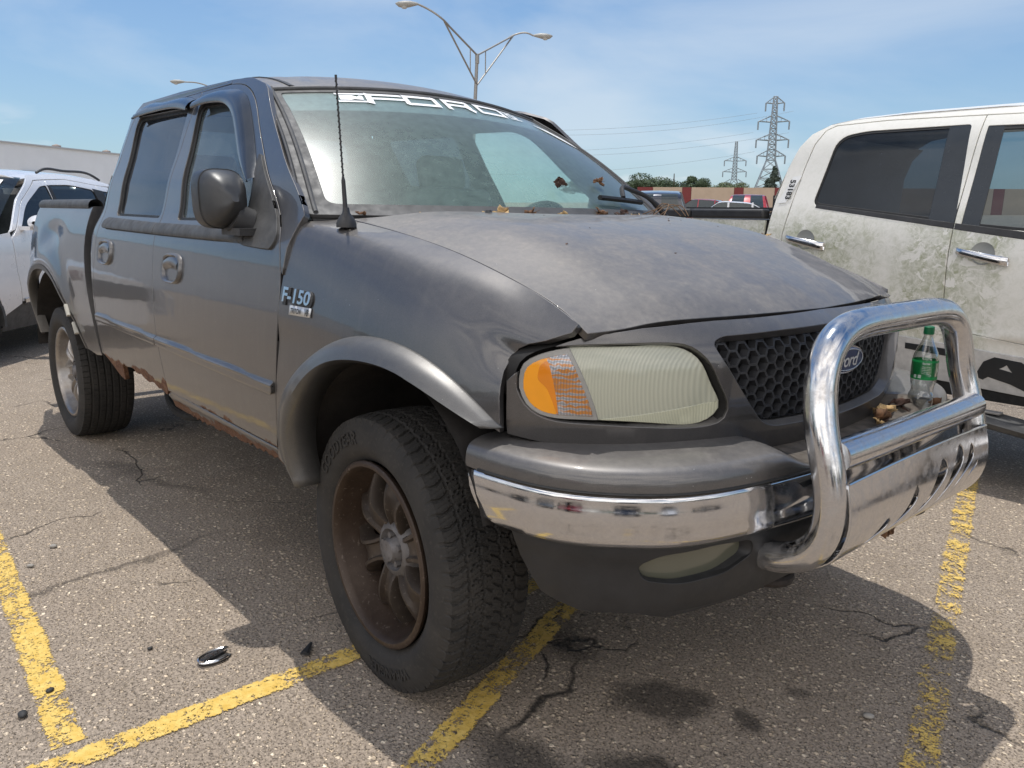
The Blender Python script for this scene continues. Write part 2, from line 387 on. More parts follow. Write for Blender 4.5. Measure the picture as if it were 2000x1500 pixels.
def panel(name, outline, S, mat, parent=None, holes=(), step=.03, thick=.012, side=(0, -1, 0), off=0., rim=True, mirror=False, flangeholes=True):
    """curved sheet: outline and holes in the 2D domain of surface S, mapped to 3D, with turned-in edges"""
    out = dens(outline, step); hs = [dens(h, step) for h in holes]
    lo, hi = out.min(0), out.max(0)
    gx, gy = np.meshgrid(np.arange(lo[0]+step/2, hi[0], step), np.arange(lo[1]+step/2, hi[1], step)); gx[1::2] += step/2
    G = np.stack([gx.ravel(), gy.ravel()], 1)
    if len(G):
        k = pip(G, out) & (segdist(G, out) > step*.45)
        for h in hs: k &= ~pip(G, h) & (segdist(G, h) > step*.45)
        G = G[k]
    pts = [out]+hs+[G]; allp = np.concatenate(pts); edges = []; b = 0
    for r_ in [out]+hs: n = len(r_); edges += [(b+i, b+(i+1) % n) for i in range(n)]; b += n
    res = delaunay_2d_cdt([Vector(p) for p in allp], edges, [], 0, 1e-7)
    V2 = np.array([tuple(v) for v in res[0]]); T = [f for f in res[2]]
    cen = np.array([V2[list(f)].mean(0) for f in T]); k = pip(cen, out)
    for h in hs: k &= ~pip(cen, h)
    T = [f for f, q in zip(T, k) if q]
    e = 1e-3; P = S(V2[:, 0], V2[:, 1]); du = S(V2[:, 0]+e, V2[:, 1])-S(V2[:, 0]-e, V2[:, 1]); dv = S(V2[:, 0], V2[:, 1]+e)-S(V2[:, 0], V2[:, 1]-e)
    Nn = np.cross(du, dv); Nn /= np.maximum(np.linalg.norm(Nn, axis=1), 1e-9)[:, None]
    sd = np.array(side, float)
    if np.mean(Nn@sd) < 0: Nn = -Nn
    P = P+Nn*off
    F = []
    for f in T:
        a, b_, c = P[f[0]], P[f[1]], P[f[2]]
        F.append(tuple(f) if np.cross(b_-a, c-a)@Nn[f[0]] > 0 else tuple(f)[::-1])
    nv = len(P); loops = [[tuple(Nn[i]) for i in f] for f in F]
    V = [tuple(p) for p in P]
    if thick:
        # boundary edges
        ec = {}
        for f in F:
            for i in range(len(f)):
                a, b_ = f[i], f[(i+1) % len(f)]; ec[(a, b_)] = ec.get((a, b_), 0)+1
        bd = [(a, b_) for (a, b_) in ec if (b_, a) not in ec]
        mp_ = {}
        # outward in-plane direction per boundary vertex
        outd = {}
        for a, b_ in bd:
            t = np.array(V[b_])-np.array(V[a]); o = np.cross(t, Nn[a]); o /= max(np.linalg.norm(o), 1e-9)
            for q in (a, b_): outd[q] = outd.get(q, 0)+o
        for q in outd:
            o = outd[q]; o = o/max(np.linalg.norm(o), 1e-9); n_ = Nn[q]; p = np.array(V[q])
            mp_[q] = (len(V), len(V)+1); V.append(tuple(p+o*.0022-n_*.0022)); V.append(tuple(p+o*.0024-n_*thick))
        for a, b_ in bd:
            oa, ob = outd[a]/max(np.linalg.norm(outd[a]), 1e-9), outd[b_]/max(np.linalg.norm(outd[b_]), 1e-9)
            F.append((b_, a, mp_[a][0], mp_[b_][0])); ha = oa; hb = ob
            loops.append([tuple(Nn[b_]), tuple(Nn[a]), tuple(ha), tuple(hb)])
            F.append((mp_[b_][0], mp_[a][0], mp_[a][1], mp_[b_][1])); loops.append([tuple(hb), tuple(ha), tuple(ha), tuple(hb)])
    if mirror:
        V = [(v[0], -v[1], v[2]) for v in V]; F = [f[::-1] for f in F]; loops = [[(n_[0], -n_[1], n_[2]) for n_ in l[::-1]] for l in loops]
    return mk(name, V, F, mat, parent, sharp=None, nrm=[n_ for l in loops for n_ in l])
def both(fn):
    fn(False); fn(True)
def flipy(o, name=None):
    """a mirrored copy of a mesh object on the other side of the truck"""
    me = o.data.copy()
    v = np.empty(len(me.vertices)*3); me.vertices.foreach_get('co', v); v = v.reshape(-1, 3); v[:, 1] *= -1; me.vertices.foreach_set('co', v.ravel()); me.flip_normals(); me.update()
    c = o.copy(); c.data = me; col.objects.link(c)
    if c.parent is None: pass
    return c
def text_mesh(s, size=1, shear=0, bold=0, depth=0, spacing=1.0):
    cu = bpy.data.curves.new('lettering', 'FONT'); cu.body = s; cu.size = size; cu.shear = shear; cu.offset = bold; cu.extrude = depth; cu.space_character = spacing; cu.resolution_u = 4
    o = bpy.data.objects.new('lettering', cu); col.objects.link(o); dg = bpy.context.evaluated_depsgraph_get(); dg.update()
    me = bpy.data.meshes.new_from_object(o.evaluated_get(dg)); bpy.data.objects.remove(o)
    V = np.array([tuple(v.co) for v in me.vertices]); F = [tuple(p.vertices) for p in me.polygons]; bpy.data.meshes.remove(me)
    V[:, 0] -= (V[:, 0].max()+V[:, 0].min())/2; V[:, 1] -= (V[:, 1].max()+V[:, 1].min())/2
    return V, F
# ================================================================== THE GREY PICKUP
truck = thing('pickup_truck', 'weathered dark grey crew cab pickup with chrome bull bar and rusted sills, nearest the camera', 'pickup truck')
zk = [.3, .45, .6, .75, .9, 1.05, 1.2, 1.29, 1.35, 1.5, 1.6, 1.83, 1.95]
yk = [.90, .935, .970, .990, .995, .988, .965, .94, .908, .858, .815, .722, .655]
_ys = card(zk)
def YS(z): return _ys(z) @ np.array(yk)
def bulge(x): return 0*x
def SIDE(x, z, k=0):
    x = np.atleast_1d(x); z = np.atleast_1d(z)
    # cab tapers in a little at its rear corner
    t = np.clip((-2.55-x)/.15, 0, 1)**2*.05*np.clip((z-1.0)/.5, .3, 1)
    return np.stack([x, -YS(z)+t, z], 1)
# --- doors
fsplit = [(1.872, -1.70), (1.68, -1.718), (1.5, -1.708), (1.32, -1.686), (1.07, -1.640), (.83, -1.602), (.70, -1.578), (.628, -1.572)]
fs = Curve([(z, x) for z, x in fsplit][::-1])
def fsx(z): q = Curve([(x,) for z_, x in fsplit[::-1]], [z_ for z_, x in fsplit[::-1]]); return q(z)[:, 0]
zz = np.linspace(.628, 1.872, 14)
split_up = [(float(x), float(z)) for x, z in zip(fsx(zz), zz)]
G = .0035
Dl = smooth_pts([(-1.40, 1.872), (-1.261, 1.856), (-1.165, 1.825), (-1.075, 1.772), (-.972, 1.672), (-.865, 1.580), (-.739, 1.480), (-.60, 1.368), (-.535, 1.300), (-.492, 1.23), (-.468, 1.13), (-.466, 1.03), (-.478, .90), (-.496, .79), (-.527, .66), (-.545, .615)], 34).tolist()
fdoor = [(x+G, z) for x, z in split_up]+[tuple(p) for p in Dl]+[(-.60, .617), (-1.2, .626)]
fwin = rnd([(-1.502, 1.338), (-1.572, 1.50), (-1.668, 1.825), (-1.30, 1.812), (-1.195, 1.772), (-1.10, 1.69), (-.99, 1.58), (-.86, 1.46), (-.78, 1.345)], [.02, .1, .05, .05, .06, .06, .08, .06, .02], 5)
rwin = rnd([(-2.335, 1.347), (-2.385, 1.55), (-2.475, 1.828), (-1.775, 1.815), (-1.752, 1.62), (-1.715, 1.343)], [.03, .1, .06, .05, .1, .03], 5)
rrear = [(-2.50, 1.862), (-2.535, 1.80), (-2.55, 1.65), (-2.545, 1.45), (-2.52, 1.30), (-2.515, 1.10), (-2.50, .90), (-2.492, .75), (-2.485, .66)]
rdbot = [(-2.40, .632), (-2.33, .600), (-2.28, .577), (-2.235, .567), (-2.218, .568), (-2.205, .60), (-2.19, .648), (-2.16, .658), (-2.12, .648), (-2.06, .655), (-1.99, .640), (-1.92, .648), (-1.85, .626), (-1.78, .632), (-1.70, .615), (-1.64, .612), (-1.60, .606)]
random.seed(4)
rdb = []
for i, (x, z) in enumerate(rdbot):
    rdb.append((x, z))
    if 6 <= i < len(rdbot)-1: x2, z2 = rdbot[i+1]; rdb.append(((x+x2)/2+random.uniform(-.01, .01), (z+z2)/2+random.uniform(-.008, .010)))
rdoor = rrear+rdb+[(x-G, z) for x, z in split_up]
def rolled(mir):
    f = panel('front_door', fdoor, SIDE, DOORP, truck, [fwin], .032, .02, mirror=mir)
    r = panel('rear_door', rdoor, SIDE, REARDP, truck, [rwin], .032, .02, mirror=mir)
    # window rubbers and panes
    for d, w, gl, nm in ((f, fwin, SGLASS, 'window'), (r, rwin, TGLASS, 'window')):
        c = w.mean(0); inner = c+(w-c)*np.array([.955, .94])
        panel('window_seal', w, SIDE, RUBBER, d, [inner], .04, .006, off=-.010, mirror=mir)
        panel(nm, inner+(inner-c)*.02, SIDE, gl, d, [], .06, 0, off=-.017, mirror=mir)
    # belt mouldings
    m1 = rnd([(-2.452, 1.340), (-2.44, 1.292), (-1.692, 1.281), (-1.690, 1.326)], [.02, .03, .005, .005])
    m2 = rnd([(-1.684, 1.326), (-1.684, 1.280), (-.772, 1.270), (-.80, 1.322)], [.005, .005, .015, .015])
    for d, m in ((r, m1), (f, m2)):
        def SB(x, z, m=m):
            P = SIDE(x, z); zm = 1.304; P[:, 1] -= .016*np.sqrt(np.clip(1-((z-zm)/.032)**2, 0, 1)); return P
        panel('belt_moulding', m, SB, TRIM2, d, [], .008, .012, mirror=mir)
    # rubbing strips
    a = [(-2.476, .882), (-2.484, .832), (-1.612, .822), (-1.606, .868)]; b = rnd([(-1.598, .868), (-1.602, .822), (-.512, .801), (-.500, .812), (-.498, .842), (-.508, .853)], .008, 3)
    for d, m in ((r, a), (f, b)):
        def SM(x, z):
            P = SIDE(x, z); zc = .875-(x+2.48)*.0135-.025; q = (z-zc)
            P[:, 1] -= .013*np.clip(1-(np.abs(q+.004)/.027)**4, 0, 1)+.004*np.exp(-((q-.012)/.004)**2); return P
        panel('rubbing_strip', m, SM, PAINT, d, [], .0065, .012, mirror=mir)
    # handles: recessed cup, ring and flap
    for d, cx, cz in ((f, -1.418, 1.152), (r, -2.335, 1.175)):
        sy = 1 if mir else -1
        def loc(a, b, o, cx=cx, cz=cz):
            z = cz+b; return (cx+a, sy*(float(YS(z)[0])+o), z)
        mb = MB(); R_, n = [], 36
        rings = []
        for s_, o in ((1.0, 0), (.97, .010), (.90, .014), (.80, .010), (.74, -.008), (.60, -.016)):
            rings.append([loc(.105*s_*(abs(math.cos(t))**.62)*math.copysign(1, math.cos(t)), .060*s_*(abs(math.sin(t))**.70)*math.copysign(1, math.sin(t)), o) for t in np.linspace(0, 2*math.pi, n, endpoint=False)])
        mb.grid(rings, closed=True); mb.add([loc(0, 0, -.018)]+rings[-1], [(0, i+1, (i+1) % n+1) for i in range(n)])
        fl = []
        for i in range(9):
            a = -.078+.156*i/8; row = []
            for j in range(7):
                b = .046*math.sqrt(max(0, 1-(a/.094)**2*.7)) - j/6*.048
                row.append(loc(a, b+.002, .002+.012*math.sin(math.pi*min(1, j/5*.8+.1))))
            fl.append(row)
        mb.grid(fl); mb.build('door_handle', PAINT, d, sharp=50)
    return f, r
FD = rolled(False); FDL = rolled(True)
# --- cab frame: A pillar, roof rail, rear pillar
Al = smooth_pts([(-1.32, 1.888), (-1.20, 1.878), (-1.10, 1.852), (-1.03, 1.83), (-.984, 1.793), (-.857, 1.682), (-.661, 1.539), (-.475, 1.406), (-.437, 1.372)], 24).tolist()
Dx = [p for p in Dl if p[1] > 1.18]
pil = [(-1.40, 1.893)]+[tuple(p) for p in Al]+[(-.452, 1.34), (-.463, 1.27), (-.462, 1.19)]+[(p[0]+.007, p[1]+.004) for p in Dx[::-1]]
def crear(z): return np.interp(z, [.62, .85, 1.05, 1.23, 1.38, 1.52, 1.65, 1.81, 1.9], [-2.505, -2.515, -2.548, -2.62, -2.655, -2.665, -2.655, -2.625, -2.52])
zc = np.linspace(1.9, .66, 16)
cp = [(float(crear(z)), float(z)) for z in zc]
cpil = cp+[(x-.007, z) for x, z in rrear[::-1]]+[(-2.48, 1.869)]
rail = [(-2.52, 1.9), (-2.478, 1.869), (-1.40, 1.879), (-1.40, 1.893), (-2.0, 1.905)]
for mir in (False, True):
    panel('cab_pillar', pil, SIDE, PAINT, truck, [], .025, .02, mirror=mir)
    panel('cab_pillar', cpil, SIDE, PAINT, truck, [], .03, .02, mirror=mir)
    panel('roof_rail', rail, SIDE, PAINT, truck, [], .03, .012, mirror=mir)
def grow(P, k): c = P.mean(0); return c+(P-c)*k
for mir in (False, True):
    panel('inner_body', [(-2.60, .66), (-2.66, 1.2), (-2.64, 1.6), (-2.58, 1.80), (-2.46, 1.875), (-1.4, 1.875), (-1.12, 1.83), (-.85, 1.66), (-.60, 1.47), (-.47, 1.37), (-.44, 1.2), (-.44, .80), (-.50, .62), (-1.6, .64), (-2.0, .68), (-2.2, .68)], SIDE, RUBBER, truck, [grow(fwin, 1.0), grow(rwin, 1.0)], .05, 0, off=-.026, mirror=mir)
# --- roof
def ROOF(x, y):
    x = np.atleast_1d(x); y = np.atleast_1d(y); a = np.clip(np.abs(y)/.690, 0, 1)
    z = 1.955-.052*a**2.2-.012*a**12
    fr = np.clip((x-wtx(y)+.43)/.43, 0, 1.2); z = z-fr**2*(.102-.026*a**2)
    re = np.clip((-2.30-x)/.35, 0, 1.2); z = z-re**2.2*.07
    rib = .004*(np.exp(-((np.abs(y)-.46)/.02)**2))*np.clip((-1.12-x)/.1, 0, 1)
    return np.stack([x, y, z-rib], 1)
ys_ = np.linspace(-.690, .690, 25)
def wtx(y): return -.992-.105*(np.abs(y)/.66)**2
rout = [(wtx(y)-.004, y) for y in ys_]+[(-1.30, .690), (-2.0, .695), (-2.55, .690)]+[(-2.66, y) for y in ys_[::-1][2:-2]]+[(-2.55, -.690), (-2.0, -.695), (-1.30, -.690)]
roof = panel('roof', rout, ROOF, paint('roof_paint', dust=.55), truck, [], .04, .02, side=(0, 0, 1))
for s in (-1, 1):
    mb = MB(); P = [ROOF(x, s*.575)[0]+np.array([0, 0, -.001]) for x in np.linspace(-1.12, -2.6, 24)]
    mb.grid([[p+np.array([0, dy, dz]) for dy, dz in ((-.015, -.006), (-.013, .003), (.013, .003), (.015, -.006))] for p in P])
    mb.build('roof_drip_strip', TRIM, roof)
# rear wall of the cab with its window
def REARW(y, z):
    y = np.atleast_1d(y); z = np.atleast_1d(z); return np.stack([-2.63-.03*np.clip(1-((z-1.3)/.7)**2, 0, 1)*np.clip(1-(y/.9)**4, 0, 1), y, z], 1)
rw = rnd([(-.60, 1.42), (-.53, 1.80), (.53, 1.80), (.60, 1.42)], .05)
o = panel('cab_rear_wall', [(-.93, .62), (-.93, 1.2), (-.87, 1.42), (-.70, 1.85), (-.62, 1.90), (.62, 1.90), (.70, 1.85), (.87, 1.42), (.93, 1.2), (.93, .62)], REARW, PAINT, truck, [rw], .08, .02, side=(-1, 0, 0))
panel('window', rw, REARW, TGLASS, o, [], .1, 0, side=(-1, 0, 0), off=-.004)
# --- windscreen
def WS(s, t):
    s = np.atleast_1d(s); t = np.atleast_1d(t)
    bx = -.235-.225*np.abs(s)**2.0; by = .845*s; bz = 1.388+0*s
    y2 = .668*s; x2 = -.984-.112*np.abs(s)**2; z2 = 1.857-.038*np.abs(s)**2
    b = .030*np.sin(np.pi*np.clip(t, 0, 1)); nx, nz_ = .5, .86
    return np.stack([bx+(x2-bx)*t+b*nx, by+(y2-by)*t, bz+(z2-bz)*t+b*nz_], 1)
def wsr(s0, t0, s1, t1, r=.02): return rnd([(-s1, t0), (-s1, t1), (s1, t1), (s1, t0)], r)
ws = panel('windshield', rnd([(-.965, .02), (-.972, .985), (.972, .985), (.965, .02)], [.05, .03, .03, .05]), WS, WSGLASS, truck, [], .035, 0, side=(1, 0, 1))
panel('shade_band', rnd([(-.955, .775), (-.965, .978), (.965, .978), (.955, .775)], .01), WS, WSBAND, ws, [], .04, 0, side=(1, 0, 1), off=-.004)
panel('window_seal', rnd([(-1.035, -.04), (-1.035, 1.02), (1.035, 1.02), (1.035, -.04)], [.03, .04, .04, .03]), WS, TRIM2, ws, [rnd([(-.962, .03), (-.968, .975), (.968, .975), (.962, .03)], [.05, .03, .03, .05])], .03, .012, side=(1, 0, 1), off=.004)
for s_ in (-1, 1):   # side mouldings beside the screen: a raised double bead
    for k, (a, m) in enumerate(((1.005, TRIM2), (1.045, TRIM))):
        mb = MB(); P = WS(np.full(26, s_*a), np.linspace(-.03, 1.03, 26)); mb.tube(P+np.array([.002, 0, .004]), .0085 if k == 0 else .006, 8); mb.build('screen_moulding', m, truck)
mb = MB(); P = WS(np.linspace(-1.0, 1.0, 40), np.full(40, 1.012)); mb.tube(P+np.array([.002, 0, .004]), .009, 8); mb.build('screen_moulding', TRIM2, truck)
# lettering on the screen (local units: x along the band, y up; the band spans s -.62 .. .9)
def wspoly(mb, poly, s0, w, t0, h, off=.0035):
    P = dens([(s0+p[0]*w, t0+p[1]*h) for p in poly], .03); c = delaunay_2d_cdt([Vector(p) for p in P], [(i, (i+1) % len(P)) for i in range(len(P))], [], 1, 1e-7)
    V2 = np.array([tuple(v) for v in c[0]]); V = WS(V2[:, 0], V2[:, 1])+np.array([.5, 0, .86])*off; mb.add(V, [tuple(f) for f in c[2]])
def stroke(mb, pts, wd, s0, w, t0, h):
    """a mitred polyline of the given width in the letter box"""
    asp = w/h*1.45
    for (x1, y1), (x2, y2) in zip(pts[:-1], pts[1:]):
        d = np.array([(x2-x1)*asp, y2-y1]); d /= np.linalg.norm(d); k_ = 1.9 if abs(d[1]) > .8 else 1.15; n_ = np.array([-d[1]/asp, d[0]])*wd/2*k_; e = np.array([d[0]/asp, d[1]])*wd/2
        a, b = np.array([x1, y1])-e, np.array([x2, y2])+e
        wspoly(mb, [a+n_, a-n_, b-n_, b+n_], s0, w, t0, h)
mb = MB(); T0, HH = .862, .092; sk = .10
def sl(pts): return [(x+sk*(y-.5), y) for x, y in pts]
stroke(mb, sl([(1, 1), (.0, 1)]), .16, -.69, .165, T0, HH); stroke(mb, sl([(.0, 0), (1.0, 0)]), .16, -.69, .165, T0, HH)
wspoly(mb, sl([(.10, .20), (.10, .80), (.55, .82), (.72, .62), (.80, .80), (.92, .76), (.90, .22), (.60, .30), (.45, .18)]), -.69, .165, T0, HH)
stroke(mb, sl([(1.0, .96), (.05, .96)]), .22, -.515, .215, T0, HH); stroke(mb, sl([(.05, .96), (.05, -.05)]), .30, -.515, .215, T0, HH); stroke(mb, sl([(.1, .46), (1.02, .46)]), .22, -.515, .215, T0, HH)
for s0, w_ in ((-.285, .225), (.255, .235)):
    stroke(mb, sl([(.06, 0), (.06, 1), (.96, 1), (.96, 0), (.06, 0)]), .25, s0, w_, T0, HH)
stroke(mb, sl([(.08, -.1), (.08, 1), (.90, 1), (.90, .44), (.10, .44)]), .25, -.01, .215, T0, HH); stroke(mb, sl([(.78, .44), (.94, -.08)]), .30, -.01, .215, T0, HH)
stroke(mb, sl([(0, 1), (.9, 1)]), .12, .515, .10, T0, HH*.9); stroke(mb, sl([(.1, -.05), (1.25, -.05)]), .12, .515, .10, T0, HH*.9)
stroke(mb, sl([(.15, .2), (.15, .7), (.6, .7), (.6, .2), (.95, .2), (.95, .7)]), .15, .515, .10, T0, HH*.9)
mb.build('windshield_lettering', DECW, ws, smooth=False)
mb = MB(); wspoly(mb, [(.73, .845), (.86, .81), (.925, .74), (.955, .66), (.95, .615), (.87, .685), (.80, .765)], 0, 1, 0, 1, .004); mb.build('sticker', STICK, ws, smooth=False)
# --- cowl panel with louvres
def COWL(s, t):
    s = np.atleast_1d(s); t = np.atleast_1d(t); A = WS(s, 0*s-.02)
    fx = -.085-.30*np.abs(s)**2.4; fy = s*.80; fz = 1.382-.022*np.abs(s)**3
    return np.stack([A[:, 0]+(fx-A[:, 0])*t, A[:, 1]+(fy-A[:, 1])*t, A[:, 2]-.012+(fz-A[:, 2])*t-.022*np.sin(np.pi*t)], 1)
cw = panel('cowl_panel', [(-1.02, 0), (-1.02, 1), (1.02, 1), (1.02, 0)], COWL, TRIM2, truck, [], .03, .01, side=(0, 0, 1))
mb = MB()
for i in range(46):
    s = -.70+i*.031; P = COWL([s, s+.008], [.35, .95]); q = COWL([s+.008, s], [.95, .35])
    a, b = COWL(s, .30)[0], COWL(s+.018, .98)[0]; mb.tube([a+np.array([0, 0, .006]), b+np.array([0, 0, .006])], .0035, 4)
mb.build('cowl_louvres', TRIM, cw)
# wiper on the far side, and parked near arm hidden below the bonnet edge
def wiper(s0, s1, parent):
    w = sub('wiper', parent)
    mb = MB(); P = [WS(s, t)[0]+np.array([.012, 0, .022]) for s, t in zip(np.linspace(s0, s1, 14), np.linspace(.075, .055, 14))]
    mb.tube(P, .011, 6); o = mb.build('wiper_blade', RUBBER, w)
    mb = MB(); A = [WS(s1+.16, -.06)[0]+np.array([.03, 0, .01]), WS(s1+.02, .05)[0]+np.array([.03, 0, .05]), WS(s1-.12, .105)[0]+np.array([.02, 0, .050]), WS((s0+s1)/2+.05, .115)[0]+np.array([.02, 0, .050]), WS((s0+s1)/2, .07)[0]+np.array([.015, 0, .030])]
    mb.tube(smooth_pts(A, 18), [.013]*5+[.010]*13, 8); mb.build('wiper_arm', TRIM, w)
wiper(.36, .80, truck)
# --- fender: loft from the bonnet seam over the shoulder and down to the wheel arch
st = [-.47, -.30, -.05, .20, .40, .52, .62]
seam = Curve([(-.60, .775, 1.385), (-.47, .775, 1.371), (-.35, .775, 1.358), (-.045, .775, 1.319), (.193, .776, 1.277), (.398, .778, 1.226), (.545, .781, 1.180), (.62, .785, 1.150), (.68, .79, 1.125)], [-.60, -.47, -.35, -.045, .193, .398, .545, .62, .68])
shA = np.array([.848, .845, .842, .838, .828, .820, .812]); zA = np.array([1.358, 1.338, 1.300, 1.245, 1.190, 1.145, 1.112])
shB = np.array([.918, .910, .900, .888, .868, .850, .832]); zB = np.array([1.318, 1.290, 1.245, 1.190, 1.135, 1.095, 1.06])
rows = []
Z3 = [1.10, 1.00, .90, .75, .60, .45]
sY = np.array([[.982, .987, .993, .990, .968, .935], [.972, .982, .990, .988, .966, .935], [.955, .972, .982, .982, .962, .93], [.926, .948, .962, .962, .945, .92], [.888, .915, .930, .935, .925, .90], [.850, .882, .898, .905, .90, .88], [.812, .842, .858, .865, .86, .85]])
C = []
for i, x in enumerate(st):
    sp = seam(x)[0]; zc3 = Z3[:]
    z3 = min(1.10, zB[i]-.045)
    C.append([(x, -sp[1], sp[2]), (x, -shA[i], zA[i]), (x, -shB[i], zB[i]), (x, -sY[i][0], z3)]+[(x, -sY[i][j], Z3[j]) for j in range(1, 6)])
kv = [1.36, 1.29, 1.20, 1.10, 1.00, .90, .75, .60, .45]
FL = Loft([r_[::-1] for r_ in C], st, kv[::-1])
def FEND(x, v): return FL(x, v)
arch_in = [(-.335, .50), (-.330, .626), (-.318, .743), (-.235, .862), (-.105, .955), (.055, .990), (.225, .980), (.360, .935), (.470, .893)]
arch_c = smooth_pts(arch_in, 30).tolist()
fo = [(-.462, 1.352), (-.464, 1.24), (-.462, 1.12), (-.459, 1.03), (-.470, .90), (-.488, .79), (-.520, .655), (-.555, .575), (-.535, .562), (-.47, .558)]+[(a-.02, b) for a, b in arch_c[2:8]]+[(a, b+.004) for a, b in arch_c[8:]]+[(.507, .882), (.497, .96), (.492, 1.03), (.497, 1.10), (.512, 1.155), (.54, 1.205), (.58, 1.25), (.632, 1.318), (.638, 1.358), (.60, 1.360), (0, 1.360)]
FD_ = []
for mir in (False, True):
    FD_.append(panel('fender', fo, FEND, PAINT, truck, [], .024, .018, mirror=mir))
# --- front wheel-arch flare: profile swept along the arch
fl_in = smooth_pts([(-.335, .535), (-.345, .58), (-.318, .743), (-.235, .862), (-.105, .955), (.055, .988), (.225, .978), (.360, .935), (.480, .893)], 46)
fl_out = smooth_pts([(-.415, .530), (-.475, .60), (-.462, .755), (-.365, .885), (-.200, .995), (-.025, 1.050), (.178, 1.045), (.352, .990), (.515, .893)], 46)
for mir in (False, True):
    mb = MB(); rowsF = []
    for i in range(46):
        a, b = fl_in[i], fl_out[i]; row = []
        for q, o in ((-.02, -.045), (0, .0), (.03, .022), (.16, .034), (.38, .040), (.62, .034), (.82, .020), (.95, .006), (1.02, -.006)):
            p = a+(b-a)*q; base = FEND(np.clip(p[0], -.47, .56), max(p[1], .45))[0]
            yb = -base[1]
            if p[1] < .56: yb = max(yb, .955)
            tp = 1-.45*max(0, (i-36)/9.)
            row.append((p[0], (1 if mir else -1)*(yb+o*tp*1.25+(.014 if q < .2 else 0)), p[1]))
        rowsF.append(row)
    mb.grid(rowsF); o = mb.build('fender_flare', FLAREP, FD_[1 if mir else 0], sharp=60)
    sm = o.modifiers.new('s', 'SOLIDIFY'); sm.thickness = .004
    mb = MB()
    for x, z in ((-.385, .62), (.44, .92)):
        mb.lathe([(0, 0), (.010, 0), (.008, .005), (0, .006)], 10, 'Y', (x, (1 if mir else -1)*1.022, z))
# --- bonnet
def HOOD(x, y):
    x = np.atleast_1d(x); y = np.atleast_1d(y); a = np.abs(y)/.775
    sp = seam(np.clip(x, -.6, .68)); zs = sp[:, 2]
    # centre line profile and crease shoulders
    xc = [-.6, -.35, -.1, .2, .45, .62, .72, .80]; zc_ = [1.398, 1.392, 1.378, 1.338, 1.282, 1.226, 1.188, 1.150]
    zcen = card(xc)(np.clip(x, -.6, .8)) @ np.array(zc_)
    fade = 1
    prof = np.interp(a, np.linspace(0, 1, 41), _hp)
    z = zs+(zcen-zs)*prof
    xe = HE(y); d = np.clip((x-(xe-.16))/.16, 0, 1.1); z = z-.0*d - .018*d**3
    return np.stack([x, y, z], 1)
aa = np.linspace(0, 1, 401)
_raw = np.interp(aa, [0, .25, .45, .60, .70, .78, .86, .94, 1.0], [1.0, 1.0, .995, .975, .93, .80, .52, .22, 0])
_ker = np.exp(-np.linspace(-2.2, 2.2, 55)**2); _ker /= _ker.sum()
_sm = np.convolve(np.pad(_raw, 27, mode='reflect', reflect_type='odd'), _ker, 'valid'); _hp = _sm[::10]
_hp = np.clip(_hp, 0, 1.001); _hp[-1] = 0
_he = card([0, .3, .5, .62, .70, .76, .79])
def HE(y): return _he(np.clip(np.abs(y), 0, .79)) @ np.array([.805, .772, .728, .693, .672, .658, .652])
yh = np.linspace(-.7715, .7715, 41)
hb = np.linspace(-.7715, .7715, 31)
hout = [(float(HE(y)[0]), float(y)) for y in yh]+[(-.095-.30*(abs(y)/.80)**2.4, float(y)) for y in hb[::-1]]
# smooth interpolation of the cross profile
_hpk = card(np.linspace(0, 1, 41))
def HOOD2(x, y):
    x = np.atleast_1d(x); y = np.atleast_1d(y); a = np.clip(np.abs(y)/.775, 0, 1)
    zs = seam(np.clip(x, -.6, .68))[:, 2]
    w_ = np.clip((x-.10)/.5, 0, 1); xq = x+(.805-HE(y))*w_*w_*(3-2*w_)
    zcen = card([-.6, -.35, -.1, .2, .45, .62, .72, .82])(np.clip(xq, -.6, .82)) @ np.array([1.400, 1.396, 1.385, 1.348, 1.292, 1.236, 1.196, 1.150])
    z = zs+(zcen-zs)*(_hpk(a) @ _hp)
    d = np.clip((x-(HE(y)-.13))/.13, 0, 1.2)
    return np.stack([x, y, z-.013*d**2.5], 1)
hood = panel('hood', hout, HOOD2, HOODP, truck, [], .022, .02, side=(0, 0, 1))
for y in (-.42, .30):
    mb = MB(); mb.lathe([(.0, .010), (.009, .008), (.013, 0)], 10, 'Z', tuple(HOOD2(-.12, y)[0]+np.array([0, 0, .001]))); mb.build('washer_nozzle', TRIM, hood)
# dark tray under the gap
mb = MB(); mb.grid([[(HE(y)[0]-.09-k*.25, y, 1.04) for y in np.linspace(-.76, .76, 12)] for k in (0, 1, 2, 3)]); mb.build('engine_bay_cover', DARK, truck)
